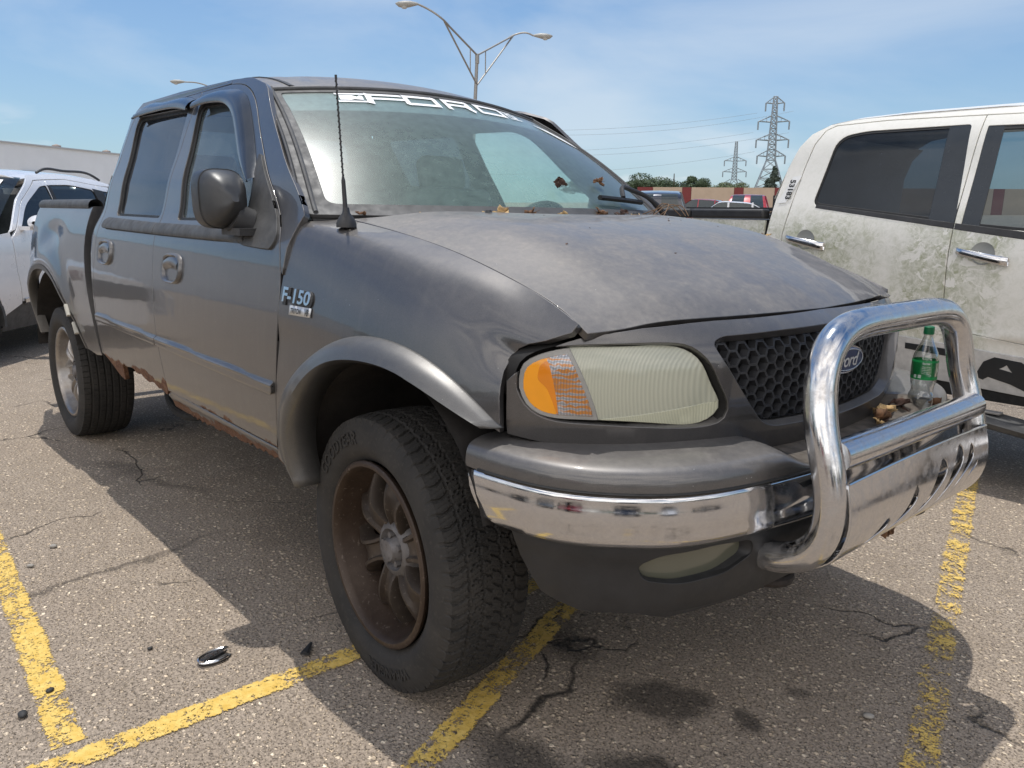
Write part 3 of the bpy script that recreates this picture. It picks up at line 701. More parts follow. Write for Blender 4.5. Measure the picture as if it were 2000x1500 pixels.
# --- front clip (grille surround and headlamp housing)
plan = [(.395, -.918), (.45, -.902), (.50, -.885), (.56, -.852), (.63, -.795), (.70, -.715), (.76, -.62), (.81, -.51), (.848, -.40), (.875, -.28), (.893, -.14), (.900, 0)]
plan = plan+[(x, -y) for x, y in plan[::-1][1:]]
pc = Curve(plan); ATOT = pc.k[-1]
def y2a(y):
    q = np.linspace(0, ATOT, 4001); P = pc(q)[:, 1]; return np.interp(y, P, q)
def CLIP(a, z):
    a = np.atleast_1d(a); z = np.atleast_1d(z); P = pc(a); e = 1e-3; T = pc(a+e)-pc(a-e); T /= np.linalg.norm(T, axis=1)[:, None]
    n_ = np.stack([T[:, 1], -T[:, 0]], 1)        # outward
    n_ *= np.sign(n_[:, :1]*.8+n_[:, 1:2]*np.sign(P[:, 1:2]))
    cf = np.clip(1-np.abs(P[:, 1])/.75, 0, 1)
    inw = np.clip(z-1.03, 0, .3)**2*(3.2+4.2*cf)+np.clip(.90-z, 0, .2)*.25
    return np.stack([P[:, 0]-n_[:, 0]*inw, P[:, 1]-n_[:, 1]*inw, z], 1)
ztop = lambda y: float(np.interp(abs(y), [0, .5, .66, .74, .79, .83, .86, .88], [1.141, 1.138, 1.127, 1.115, 1.104, 1.082, 1.045, 1.00]))
topl = [(float(y2a(y)), ztop(y)) for y in list(np.linspace(-.882, -.7, 10))+list(np.linspace(-.66, .66, 22))+list(np.linspace(.7, .882, 10))]
a0, a1 = float(y2a(-.882)), float(y2a(.882))
bot = [(a1, .872), (float(y2a(.80)), .850), (float(y2a(.62)), .845), (float(y2a(.48)), .842), (float(y2a(.40)), .800), (float(y2a(0)), .795), (float(y2a(-.40)), .800), (float(y2a(-.48)), .842), (float(y2a(-.62)), .845), (float(y2a(-.80)), .850), (a0, .872)]
def hlout(s, g=0):
    Y = [(-.872+g, .985), (-.868+g, 1.045-g*.5), (-.842+g, 1.078-g), (-.79, 1.093-g), (-.70, 1.097-g), (-.60, 1.097-g), (-.555-g*.4, 1.088-g), (-.515-g, 1.055), (-.475-g, .985), (-.455-g, .930), (-.468-g, .905+g), (-.50, .893+g), (-.60, .893+g), (-.78, .908+g), (-.838, .920+g), (-.862+g, .948)]
    P = smooth_pts([(float(y2a(s*y)), z) for y, z in Y]+[(float(y2a(s*Y[0][0])), Y[0][1])], 60)[:-1]; return P
def grout(g=0):
    H = [(.505-g, 1.098-g), (.30, 1.108-g), (0, 1.110-g)]
    P = [(-.350+g, .885+g), (-.385+g, .925), (-.43+g, .985), (-.48+g, 1.055), (-.500+g, 1.092-g), (-.47, 1.106-g), (-.25, 1.110-g), (0, 1.111-g)]
    P = P+[(-y, z) for y, z in P[::-1][1:]]+[(.30, .868+g), (0, .862+g), (-.30, .868+g)]
    return rnd([(float(y2a(y)), z) for y, z in P], [.03]*len(P), 4)
hR, hL, gr = hlout(1), hlout(-1), grout()
clip = panel('grille_surround', topl+bot, CLIP, PAINT, truck, [hR, hL, gr], .022, .03, side=(1, 0, 0))
# recessed walls of the three openings
def recess(name, loop, depth, mat, parent, back=None, shrink=.0, floor=True):
    c = loop.mean(0); P = CLIP(loop[:, 0], loop[:, 1]); V = []; n = len(P)
    for k, d in enumerate((0.0, .25, 1)):
        L_ = c+(loop-c)*(1-shrink*d); Q = CLIP(L_[:, 0], L_[:, 1]); Q[:, 0] -= depth*d+.002; V += [tuple(q) for q in Q]
    Fc = [(k*n+i, k*n+(i+1) % n, (k+1)*n+(i+1) % n, (k+1)*n+i) for k in range(2) for i in range(n)]
    mb = MB(); mb.add(V, Fc)
    if floor: b = len(mb.v); mb.add([np.mean(V[2*n:], axis=0)], []); mb.f += [(2*n+i, 2*n+(i+1) % n, b) for i in range(n)]; mb.m += [0]*n
    return mb.build(name, mat, parent, sharp=40)
recess('grille_recess', gr, .055, PAINT, clip, shrink=.03, floor=False)
recess('headlamp_recess', hR, .05, DARK, clip); recess('headlamp_recess', hL, .05, DARK, clip)
# honeycomb mesh
gi = grout(.012); gi_c = gi.mean(0)
def hexmesh():
    mb = MB(); s = .0215; th = .0030; dep = .022
    gl_ = gi
    xs = np.arange(y2a(-.56), y2a(.56), s*1.5); 
    for i, a in enumerate(xs):
        for j in range(-2, 16):
            z = .84+j*s*math.sqrt(3)+(s*math.sqrt(3)/2 if i % 2 else 0)
            if not pip([(a, z)], gl_)[0] and segdist([(a, z)], gl_)[0] > s*.6: continue
            ro, ri = s-.0004, s-th
            O, I = [], []
            for k in range(6):
                t = math.pi/3*k; O.append((a+ro*math.cos(t), z+ro*math.sin(t))); I.append((a+ri*math.cos(t), z+ri*math.sin(t)))
            O, I = np.array(O), np.array(I); ok = pip(I, gl_)
            if not ok.any(): continue
            # pull outside vertices back onto the outline
            for A_ in (O, I):
                for k in range(6):
                    if not pip([A_[k]], gl_)[0]:
                        c = np.array([a, z]) if pip([(a, z)], gl_)[0] else I[ok][0]
                        lo, hi = 0., 1.
                        for _ in range(9):
                            m = (lo+hi)/2
                            if pip([c+(A_[k]-c)*m], gl_)[0]: lo = m
                            else: hi = m
                        A_[k] = c+(A_[k]-c)*lo
            f = CLIP(O[:, 0], O[:, 1]); g = CLIP(I[:, 0], I[:, 1]); f[:, 0] -= .040; g[:, 0] -= .040
            fb = f.copy(); gb = g.copy(); gb[:, 0] -= dep; mid = (f+g)/2
            mb.add(np.concatenate([f, g, gb]), [(k, (k+1) % 6, 6+(k+1) % 6, 6+k) for k in range(6)]+[(6+k, 6+(k+1) % 6, 12+(k+1) % 6, 12+k) for k in range(6)])
    return mb
mesh = hexmesh().build('grille_mesh', simple('grille_plastic', (.035, .036, .040), .5, 0, .3, 30), truck, sharp=20)
def BACK(a, z): P = CLIP(a, z); P[:, 0] -= .075; return P
panel('radiator', gr, BACK, BLACKM, mesh, [], .06, 0, side=(1, 0, 0))
# oval emblem
em = sub('emblem', truck); em.location = (.893, 0, 1.012)
def oval(w, h, x0, x1, dome=0, n=48):
    mb = MB(); V = []
    for s, x in ((1, x0), (1, x1), (.94, x1+dome*.6), (.5, x1+dome), (0, x1+dome)):
        V.append([(x, s*w*math.cos(t), s*h*math.sin(t)) for t in np.linspace(0, 2*math.pi, n, endpoint=False)])
    mb.grid(V, closed=True); return mb
oval(.092, .0375, -.03, -.001).build('emblem_rim', CHROMEF, em); oval(.086, .033, -.02, .0015, .003).build('emblem_plate', BLUEP, em)
mb = MB(); n = 48; R1 = [(.0045, .079*math.cos(t), .0285*math.sin(t)) for t in np.linspace(0, 2*math.pi, n, endpoint=False)]; mb.tube(R1, .0011, 5, closed=True)
V, Fc = text_mesh('Ford', .052, .28, .0006, 0, .88)
mb.add([(.0058, v[0]*1.12, v[1]) for v in V], Fc); mb.build('emblem_script', simple('emblem_silver', (.62, .64, .66), .3, .6), em, smooth=False)
# --- headlamp lenses: hazed main lens and amber/clear turn lens
dv = lambda z, s: float(y2a(s*(-.800+(1.11-z)*.30)))     # the slanting division
def lampset(s, mir):
    H = hlout(s, .010); side = (1, 0, 0)
    c = H.mean(0)
    zs_ = np.linspace(1.10, .90, 8)
    def cut(keep_inner):
        o = []; n = len(H)
        f = [((p[0]-dv(p[1], s))*s > 0) == keep_inner for p in H]
        for i in range(n):
            p, q = H[i], H[(i+1) % n]; fp, fq = f[i], f[(i+1) % n]
            if fp: o.append(tuple(p))
            if fp != fq:
                lo, hi = 0., 1.
                for _ in range(20):
                    m = (lo+hi)/2; r_ = p+(q-p)*m
                    if (((r_[0]-dv(r_[1], s))*s > 0) == keep_inner) == fp: lo = m
                    else: hi = m
                o.append(tuple(p+(q-p)*lo))
        return np.array(o)
    inner, outer = cut(True), cut(False)
    hb_ = sub('headlight', truck)
    def LS(off):
        def f(a, z):
            P = CLIP(a, z); d = np.array([np.clip(((np.array([a_, z_])-c)/np.array([.22, .11]))@((np.array([a_, z_])-c)/np.array([.22, .11])), 0, 1) for a_, z_ in zip(np.atleast_1d(a), np.atleast_1d(z))])
            P[:, 0] += off+.014*(1-d); return P
        return f
    panel('lamp_lens', inner, LS(-.020), LENS, hb_, [], .02, .015, side=side)
    lowb = [p for p in inner if p[1] < .955]
    loP = np.array([(p[0], min(p[1], .952)) for p in inner if p[1] < .953]); 
    if len(loP) > 3:
        cc = loP.mean(0); loP = cc+(loP-cc)*.97
        panel('lamp_lens_band', loP, LS(-.0185), LENSL, hb_, [], .02, .002, side=side)
    # turn lens with clear frame, reflector amber at its outer end
    panel('turn_lens', outer, LS(-.016), simple('turn_frame', (.30, .29, .27), .3, 0, .2) if not mir else bpy.data.materials['turn_frame'], hb_, [], .02, .012, side=side)
    co_ = outer.mean(0); inn = co_+(outer-co_)*np.array([.87, .86])
    ax = float(y2a(s*-.862))
    am = [p for p in inn]
    def cut2(P, keep, line):
        o = []; n = len(P); g = lambda p: ((p[0]-line(p[1]))*s > 0) == keep
        for i in range(n):
            p, q = P[i], P[(i+1) % n]
            if g(p): o.append(tuple(p))
            if g(p) != g(q):
                lo, hi = 0., 1.
                for _ in range(20):
                    m = (lo+hi)/2
                    if g(p+(q-p)*m) == g(p): lo = m
                    else: hi = m
                o.append(tuple(p+(q-p)*lo))
        return np.array(o)
    line = lambda z: float(y2a(s*(-.830+(1.09-z)*.12)))
    panel('amber_reflector', cut2(inn, False, line), LS(-.0135), AMBER, hb_, [], .012, .003, side=side)
    panel('clear_turn_lens', cut2(inn, True, line), LS(-.0135), CLEARL, hb_, [], .012, .003, side=side)
    # dark amber inset
    if len(am): 
        A = cut2(inn, False, line); mid = A.mean(0)
        r0 = float(y2a(s*-.8525)); T = rnd([(line(1.055), 1.055), (line(.915)-s*.0, .925), (line(.93)-s*.025, .99), (line(1.0)-s*.034, 1.01), (line(1.03)-s*.022, 1.042)], .008, 3)
        panel('amber_inset', T, LS(-.0118), AMBER2, hb_, [], .012, .001, side=side)
lampset(1, False); lampset(-1, True)
# --- bumper: painted top pad, chrome face, black valance with fog lamps
bplan = [(.36, -.962), (.45, -.955), (.55, -.945), (.65, -.925), (.75, -.878), (.83, -.810), (.89, -.735), (.93, -.65), (.958, -.55), (.985, -.40), (1.005, -.22), (1.012, 0)]
bplan = bplan+[(x, -y) for x, y in bplan[::-1][1:]]
bc = Curve(bplan); BT = bc.k[-1]
def b2a(y): q = np.linspace(0, BT, 4001); return float(np.interp(y, bc(q)[:, 1], q))
def BSURF(prof_z, prof_in):
    ci = card(prof_z); pin = np.array(prof_in)
    def f(a, z):
        a = np.atleast_1d(a); z = np.atleast_1d(z); P = bc(a); e = 1e-3; T = bc(a+e)-bc(a-e); T /= np.linalg.norm(T, axis=1)[:, None]
        n_ = np.stack([T[:, 1], -T[:, 0]], 1); n_ *= np.where(n_[:, :1]*.8+n_[:, 1:2]*np.sign(P[:, 1:2]) < 0, -1, 1)
        i = ci(z) @ pin
        return np.stack([P[:, 0]-n_[:, 0]*i, P[:, 1]-n_[:, 1]*i, z], 1)
    return f
al = float(b2a(-.9555)); ar = float(b2a(.9555)); ap = np.linspace(al, ar, 60)
bump = sub('front_bumper', truck)
# painted pad: profile from the chrome top up and over the shelf
def PAD(a, v):
    # v: 0 chrome edge .. 1 rear of the shelf
    a = np.atleast_1d(a); v = np.atleast_1d(v); P = bc(a); e = 1e-3; T = bc(a+e)-bc(a-e); T /= np.linalg.norm(T, axis=1)[:, None]
    n_ = np.stack([T[:, 1], -T[:, 0]], 1); n_ *= np.where(n_[:, :1]*.8+n_[:, 1:2]*np.sign(P[:, 1:2]) < 0, -1, 1)
    c = card([0, .2, .4, .6, .8, 1]); yb = np.abs(P[:, 1]); mid = np.clip(1-(yb-.30)/.14, 0, 1); mid = mid*mid*(3-2*mid)
    inn = c(v) @ np.array([.0, .004, .022, .062, .112, .19]); zz_ = c(v) @ np.array([.792, .822, .843, .853, .857, .858])
    zz_ = zz_-mid*.050*np.clip(v*2.2, 0, 1)+ (np.clip((.55-P[:, 0])/.2, 0, 1))*.004
    inn = np.where(yb > .86, inn*np.clip(1-(yb-.86)/.25, .5, 1), inn)
    return np.stack([P[:, 0]-n_[:, 0]*inn, P[:, 1]-n_[:, 1]*inn, zz_], 1)
panel('bumper_pad', [(al, 0), (ar, 0), (ar, 1), (al, 1)], PAD, PAINT, bump, [], .025, .02, side=(1, 0, .6))
panel('shelf_grime', [(b2a(-.34), .45), (b2a(-.28), .98), (b2a(.40), .98), (b2a(.47), .45), (b2a(.1), .52)], PAD, simple('grime', (.10, .085, .07), .9, 0, .4, 30), bump, [], .03, 0, side=(1, 0, .6), off=.0015)
CH = BSURF([.655, .668, .69, .73, .77, .788, .797], [.026, .008, .001, -.003, .003, .010, .022])
zb = lambda a: .662+.028*np.exp(-((a-al)/.10)**2)+.028*np.exp(-((ar-a)/.10)**2)
chp = [(a, zb(a)) for a in np.linspace(al+.062, ar-.062, 60)]+[(ar-.045, .70), (ar-.014, .75), (ar, .794)]+[(a, .794) for a in ap[::-1]]+[(al+.014, .75), (al+.045, .70)]
panel('chrome_face', chp, CH, CHROME, bump, [], .02, .02, side=(1, 0, 0))
mb = MB(); mb.tube([bc(a)[0][:].tolist()+[.793] for a in ap[1:-1]], .004, 6); mb.build('bumper_seam', RUBBER, bump)
va = BSURF([.40, .44, .50, .56, .62, .662, .675], [.115, .078, .050, .040, .034, .030, .034])
vl, vr = b2a(-.942), b2a(.942)
fog = lambda s: rnd([(b2a(s*-.745), .640), (b2a(s*-.60), .650), (b2a(s*-.49), .642), (b2a(s*-.475), .600), (b2a(s*-.56), .566), (b2a(s*-.69), .560), (b2a(s*-.775), .575), (b2a(s*-.790), .612)], .03, 5)
vtop = [(a, .655) for a in np.linspace(vl, vr, 50)]
vbot = [(vr-.02, .60), (b2a(.925), .52), (b2a(.91), .505)]+[(a, .488+.05*max(0, 1-abs(bc(a)[0][1])/.45)) for a in np.linspace(b2a(.88), b2a(-.88), 44)]+[(b2a(-.91), .505), (b2a(-.925), .52), (vl+.02, .60)]
fR, fL2 = fog(1), fog(-1)
def shrinkp(P, k): c = P.mean(0); return c+(P-c)*k
val = panel('bumper_valance', vtop+vbot, va, VALM, truck, [fR, fL2], .025, .02, side=(1, 0, 0))
for P in (fR, fL2):
    def VB(a, z): Q = va(a, z); Q[:, 0] -= .028; return Q
    c = P.mean(0); V = []; n = len(P)
    for k, (d, o) in enumerate(((1, 0), (.93, -.022), (.92, -.05))):
        L_ = c+(P-c)*d; Q = va(L_[:, 0], L_[:, 1]); Q[:, 0] += o; V += [tuple(q) for q in Q]
    mb = MB(); mb.add(V, [(k*n+i, k*n+(i+1) % n, (k+1)*n+(i+1) % n, (k+1)*n+i) for k in range(2) for i in range(n)]); mb.build('fog_lamp_recess', TRIM, val)
    panel('fog_lamp', shrinkp(P, .92), VB, FOGL, val, [], .02, .004, side=(1, 0, 0))
# lower air dam
ad = BSURF([.36, .40, .44, .50, .54], [.185, .155, .130, .11, .11])
panel('air_dam', [(a, .53) for a in np.linspace(b2a(-.80), b2a(.80), 40)]+[(b2a(.80), .46), (b2a(.66), .425), (b2a(0), .42), (b2a(-.66), .425), (b2a(-.80), .46)], ad, TRIM, bump, [], .03, .01, side=(1, 0, 0))
# tow hooks
for s in (-1, 1):
    P = smooth_pts([(.72, .28, .50), (.82, .30, .495), (.90, .36, .487), (.945, .45, .485), (.935, .52, .485), (.87, .54, .49)] if s > 0 else [(.62, -.30, .50), (.74, -.33, .48), (.85, -.335, .468), (.91, -.30, .463), (.915, -.25, .463), (.87, -.215, .465), (.78, -.21, .47)], 26)
    mb = MB(); mb.tube(P, .0155, 10); mb.build('tow_hook', simple('hook_iron', (.035, .028, .024), .7, .3, .5, 30) if s < 0 else bpy.data.materials['hook_iron'], truck)
# --- bull bar
bb = sub('bull_bar', truck)
half = [(1.018, 0, 1.142), (1.018, -.12, 1.142), (1.018, -.24, 1.138), (1.019, -.31, 1.124), (1.022, -.365, 1.09), (1.027, -.395, 1.04), (1.035, -.408, .98), (1.052, -.418, .91), (1.070, -.42, .85), (1.086, -.42, .78), (1.090, -.42, .72), (1.075, -.42, .66), (1.035, -.42, .615), (.975, -.42, .590), (.90, -.41, .575), (.80, -.40, .560)]
fullp = [(x, -y, z) for x, y, z in half[::-1][:-1]]+half
mb = MB(); mb.tube(smooth_pts(fullp, 130), .0375, 28); mb.build('bull_bar_hoop', CHROMEB, bb)
mb = MB(); mb.tube(smooth_pts([(1.082, -.405, .862), (1.086, -.2, .863), (1.086, 0, .864), (1.086, .2, .863), (1.082, .405, .862)], 20), .0365, 28); mb.build('bull_bar_crossbar', CHROMEB, bb)
# skid plate with flame cut-outs: domain (y, v), v runs down and under
vk = card([0, .08, .15, .21, .26, .32]);
def SKID(y, v):
    y = np.atleast_1d(y); v = np.atleast_1d(v); k = vk(v)
    x = k @ np.array([1.122, 1.137, 1.128, 1.098, 1.055, 1.00]); z = k @ np.array([.808, .730, .662, .612, .584, .566])
    bow = .012*np.sin(np.pi*np.clip((y+.415)/.83, 0, 1))*(1-v*2)
    return np.stack([x+bow*.3, y, z+.012*np.clip((.1-y)/.5, -1, 1)*0+bow*.8], 1)
def flame(y0, v0, w, h, lean=.0):
    T = [(0, 1), (.16, .62), (.34, .30), (.56, .10), (.80, .02), (1.0, 0), (.80, .16), (.66, .34), (.62, .52), (.70, .66), (.66, .82), (.52, .80), (.44, .60), (.40, .44), (.24, .62), (.10, .90)]
    return smooth_pts([(y0+w*(p[0]+lean*(1-p[1])), v0+h*(1-p[1])) for p in T+T[:1]], 44)[:-1]
tear = lambda y0, v0, y1, v1, w: smooth_pts([(y0, v0), (y0+(y1-y0)*.5-w*.35, v0+(v1-v0)*.45), (y1-w*.5, v1-(v1-v0)*.12), (y1, v1), (y1+w*.5, v1-(v1-v0)*.10), (y0+(y1-y0)*.55+w*.30, v0+(v1-v0)*.5), (y0, v0)], 26)[:-1]
holes = [tear(-.345, .255, -.215, .130, .044), tear(-.275, .285, -.075, .075, .036), tear(-.12, .265, .055, .070, .022), tear(-.03, .24, .085, .040, .056), tear(.075, .235, .20, .020, .052), tear(.165, .20, .285, .030, .036), tear(.265, .15, .325, .085, .022)]
sk_ = panel('skid_plate', rnd([(-.415, 0), (.415, 0), (.415, .19), (.36, .25), (.22, .27), (0, .30), (-.25, .325), (-.40, .325), (-.415, .28)], [.01, .01, .08, .05, .05, .05, .02, .02, .02]), SKID, CHROMEB, bb, holes, .016, .004, side=(1, 0, 0))
mb = MB(); mb.tube(SKID(np.linspace(-.413, .413, 30), np.zeros(30)), .0035, 6); mb.build('plate_lip', CHROMEF, bb)
mb = MB(); mb.grid([[(1.05-k*.12, y, .80-k*.09) for y in np.linspace(-.36, .36, 8)] for k in (0, 1, 2)]); mb.build('bar_backing', DARK, bb)
# --- wheels
def tread_AT(th, w, R):
    """groove depth mask for a worn all-terrain tread: 1 = groove"""
    n = 66; a = np.abs(w); k = th/(2*np.pi)*n
    zig = .16*np.abs(((k*2) % 2)-1)
    g = np.zeros_like(w)
    for c, wd in ((.22, .030), (.56, .026)):
        g = np.maximum(g, (np.abs(a-c-zig*.35) < wd).astype(float))
    kk = k+np.sign(w)*.25
    row1 = (a < .22); row2 = (a >= .22) & (a < .60); row3 = a >= .60
    t1 = ((kk+w*1.6) % 1); t2 = ((kk+.5+a*1.1+.12*np.sign(np.sin(a*40))) % 1); t3 = ((kk+.2*np.sin(a*9)) % 1)
    g = np.maximum(g, row1*(t1 < .14)*1.0); g = np.maximum(g, row2*(t2 < .15)*1.0); g = np.maximum(g, row3*(t3 < .22)*1.0)
    sipe = (((kk*3+a*3) % 1) < .09)*.35
    return np.clip(np.maximum(g, sipe), 0, 1)
def tread_HT(th, w, R):
    n = 74; a = np.abs(w); k = th/(2*np.pi)*n; g = np.zeros_like(w)
    for c in (.12, .42, .70): g = np.maximum(g, (np.abs(a-c) < .028)*1.0)
    g = np.maximum(g, ((a > .70) & (((k+.3*a) % 1) < .12))*.8)
    g = np.maximum(g, ((a <= .70) & (((k+w*.8) % 1) < .07))*.5)
    return g
def tyre(name, R, W, rr, tread, mat, parent, n=900, dep=.008, extra=()):
    """axle along Y; outer face towards -Y"""
    prof = []   # (radius, y, w or None)
    hw = W/2
    sd = [(rr-.004, -.34*W), (rr+.004, -.40*W), (rr+.012, -.425*W), (rr+.03, -.475*W), (rr+.055, -.505*W), (rr+.078, -.503*W), (R-.032, -.482*W), (R-.018, -.458*W)]
    S1 = Curve(sd); L1 = S1.even(26)
    ws = np.linspace(-1, 1, 64); tr = [(R-.0115*abs(w)**3.2, w*.452*W) for w in ws]
    th = np.linspace(0, 2*np.pi, n, endpoint=False)
    rings = []
    for r_, y in L1:
        rings.append(np.stack([r_*np.cos(th), np.full(n, y), r_*np.sin(th)], 1))
    # shoulder lugs: on the last rings alternate
    for (r_, y), w in zip(tr, ws):
        g = tread(th, np.full(n, w), R); q = r_-dep*g
        rings.append(np.stack([q*np.cos(th), np.full(n, y), q*np.sin(th)], 1))
    for i in (22, 23, 24, 25):
        g = tread(th, np.full(n, -1.), R); kx = (i-21)/4; q = np.hypot(rings[i][:, 0], rings[i][:, 2])-dep*g*kx*.9
        rings[i][:, 0] = q*np.cos(th); rings[i][:, 2] = q*np.sin(th)
    for r_, y in L1[::-1][2:]: rings.append(np.stack([r_*np.cos(th), np.full(n, -y), r_*np.sin(th)], 1))
    mb = MB(); mb.grid(rings, closed=True)
    for P, F_ in extra: mb.add(P, F_)
    return mk(name, mb.v, mb.f, mat, parent, sharp=28)
def tyremat():
    t = NT('tyre_rubber'); g = t.n('ShaderNodeNewGeometry')
    n1 = t.noise(7, 5, .6); n2 = t.noise(90, 3, .6)
    c = t.mix(t.ramp(n1, [(.35, 0), (.75, 1)]), (.017, .016, .015), (.038, .034, .030))
    c = t.mix(t.math('MULTIPLY', t.ramp(n2, [(.55, 0), (.75, 1)]), .6), c, (.060, .053, .045))
    return t.fin(t.pbsdf(c, .82, 0, Normal=t.bump(n2, .25, .002)))
TYRE = tyremat()
def rustrim(name, c1, c2, c3, metal, rough):
    t = NT(name); n1 = t.noise(6, 6, .65); n2 = t.noise(75, 4, .7)
    c = t.mix(t.ramp(n1, [(.35, 0), (.65, 1)]), c1, c2); c = t.mix(t.ramp(n2, [(.60, 0), (.70, .75)]), c, c3)
    return t.fin(t.pbsdf(c, rough, metal, Normal=t.bump(n2, .25, .002)))
RIMF = rustrim('brake_dusted_rim', (.038, .023, .015), (.068, .047, .034), (.20, .16, .13), .35, .5)
RIMS = rustrim('dusted_spoke', (.045, .034, .026), (.080, .062, .050), (.20, .17, .14), .45, .5)
RIMR = rustrim('pitted_chrome', (.40, .38, .36), (.22, .19, .165), (.55, .53, .50), .75, .3)
HUBM = rustrim('corroded_hub', (.05, .042, .036), (.20, .19, .19), (.03, .025, .02), .4, .6)
def rim(parent, mat, smat, R=.272, dish=.13, nspk=5, hubr=.075, phase=0):
    """one mesh: outer lip at y=-.128 with the barrel behind it, paired curved spokes, hub and brake disc"""
    y0 = -.128; mb = MB()
    mb.lathe([(R-.004, y0+.020), (R+.004, y0+.008), (R+.004, y0+.001), (R-.002, y0-.004), (R-.012, y0-.003), (R-.018, y0+.006), (R-.022, y0+.020), (R-.028, y0+.05), (R-.040, y0+.085), (R-.046, y0+.12), (R-.048, y0+.20), (R-.03, y0+.22)], 72, 'Y', mi=0)
    yb = y0+dish; Rs = R-.044
    for i in range(nspk):
        t0 = 2*math.pi*i/nspk+phase; G = []
        for k, q in enumerate(np.linspace(0, 1, 12)):
            rr_ = hubr*.80+(Rs+.006-hubr*.80)*q; y = yb-.030*math.sin(math.pi*min(1, q*1.02))+.012*q
            w = np.interp(q, [0, .2, .5, .8, 1], [.042, .036, .042, .062, .088]); t = t0+.10*math.sin(q*2.6)
            er = np.array([math.cos(t), 0, math.sin(t)]); et = np.array([-math.sin(t), 0, math.cos(t)])
            G.append([er*rr_+et*w*u_+np.array([0, y+d, 0]) for u_, d in ((-1.05, .045), (-1, .008), (-.86, -.006), (-.62, -.007), (-.48, .006), (0, .009), (.48, .006), (.62, -.007), (.86, -.006), (1, .008), (1.05, .045))])
        mb.grid(G, 1)
    mb.lathe([(hubr*1.35, yb+.03), (hubr*1.25, yb+.004), (hubr*1.05, yb-.012), (hubr*.86, yb-.016), (hubr*.80, yb-.004), (hubr*.62, yb+.004), (hubr*.55, yb-.012), (hubr*.42, yb-.03), (hubr*.2, yb-.032), (0, yb-.028)], 40, 'Y', mi=2)
    for k in range(5):
        t = 2*math.pi*k/5+.4; mb.lathe([(0, yb-.02), (.010, yb-.02), (.011, yb+.01)], 6, 'Y', (hubr*.62*math.cos(t), 0, hubr*.62*math.sin(t)), mi=2)
    mb.lathe([(0, yb+.055), (.17, yb+.055), (.175, yb+.085), (Rs, yb+.085)], 40, 'Y', mi=3)
    return mb.build('rim', None, parent, mats=[mat, smat, HUBM, BRAKE], sharp=50)
BRAKE = simple('brake_iron', (.030, .024, .020), .8, .3, .5, 30)
def sidewall_text(s, rad_, a0, size, y):
    V, Fc = text_mesh(s, size, 0, .001, .0014); P = []
    for v in V:
        t = a0-v[0]/rad_; r_ = rad_+v[1]; P.append((r_*math.cos(t), y-v[2]-.001, r_*math.sin(t)))
    return P, Fc
def wheel(x, s, front):
    w = sub('front_wheel' if front else 'rear_wheel', truck)
    Rr = .272; R = .412 if front else .403; W = .275 if front else .300
    w.location = (x, -s*(.944-.5*W*1.0+.01) if not front else -s*.812, R-.004)
    w.rotation_euler = (0, 0, (rad(-3.5) if front else 0)+(math.pi if s < 0 else 0))
    ex = [sidewall_text('GOODYEAR', .345, math.pi*.5+.62, .052, -.1405), sidewall_text('WRANGLER', .345, -math.pi*.5+.28, .044, -.1405)] if (s > 0 and front) else ()
    tyre('tyre', R, W, Rr, tread_AT if front else tread_HT, TYRE, w, 1008 if s > 0 else 504, .0065 if front else .006, ex)
    rim(w, RIMF if front else RIMR, RIMS if front else RIMR, Rr, .072 if front else .06, 6, .074, phase=.28 if front else 1.1)
    return w
for s in (1, -1): wheel(.005, s, True); wheel(-3.515, s, False)
# --- wheel wells, axles, frame
for x in (.06, -3.46):
    for s in (-1, 1):
        mb = MB(); G = []
        R_ = .475 if x > 0 else .49
        T0_, T1_ = (.30, math.pi+.0) if x > 0 else (.24, math.pi+.0); R_ = .475 if x > 0 else .497
        for t in np.linspace(T0_, T1_, 26): G.append([(x+R_*math.cos(t), s*y, .52+R_*math.sin(t)*(1.0)) for y in ((.957 if x > 0 else .985), .93, .75, .5, .42)])
        mb.grid(G); mb.add([(x, s*.42, .5)]+[(x+R_*math.cos(t), s*.42, .52+R_*math.sin(t)) for t in np.linspace(T0_, T1_, 26)], [(0, i+1, i+2) for i in range(25)])
        mb.build('wheel_liner', LINER, truck)
    mb = MB(); mb.tube([(x-.06, -.66, .40), (x-.06, .66, .40)], .045, 12); mb.lathe([(0, -.13), (.10, -.10), (.145, 0), (.10, .10), (0, .13)], 16, 'Y', (x-.06, .12, .40)); mb.build('axle', DARK, truck)
    for s in (-1, 1):
        mb = MB(); mb.tube([(x-.10, s*.56, .42), (x-.14, s*.52, .80)], .028, 10); P = [(x+.05*math.cos(t), s*.58+.05*math.sin(t), .45+t*.012) for t in np.linspace(0, 26, 120)]; mb.tube(P, .008, 6); mb.build('suspension', LINER, truck)
mb = MB()
for s in (-1, 1): mb.box((-1.75, s*.42, .48), (2.55, .04, .07))
for x in (-3.9, -2.6, -1.4, -.6, .5): mb.box((x, 0, .47), (.04, .40, .04))
mb.build('chassis_frame', DARK, truck)
mb = MB(); mb.box((-1.62, 0, .66), (1.06, .945, .012)); mb.box((-3.28, 0, 1.06), (.62, .93, .012)); mb.box((-4.17, 0, 1.06), (.28, .80, .012)); mb.box((-2.78, 0, .75), (.18, .93, .012)); mb.box((-.15, 0, .70), (.7, .40, .2)); mb.build('floor_pan_sun_block', DARK, truck)  # floors widened and a gap plate added to stop sun leaking to the ground
mb = MB(); mb.tube(smooth_pts([(-2.6, -.62, .50), (-2.42, -.70, .43), (-2.2, -.74, .385), (-1.95, -.74, .40), (-1.7, -.70, .47)], 24), .022, 10); mb.build('exhaust_pipe', DARK, truck)
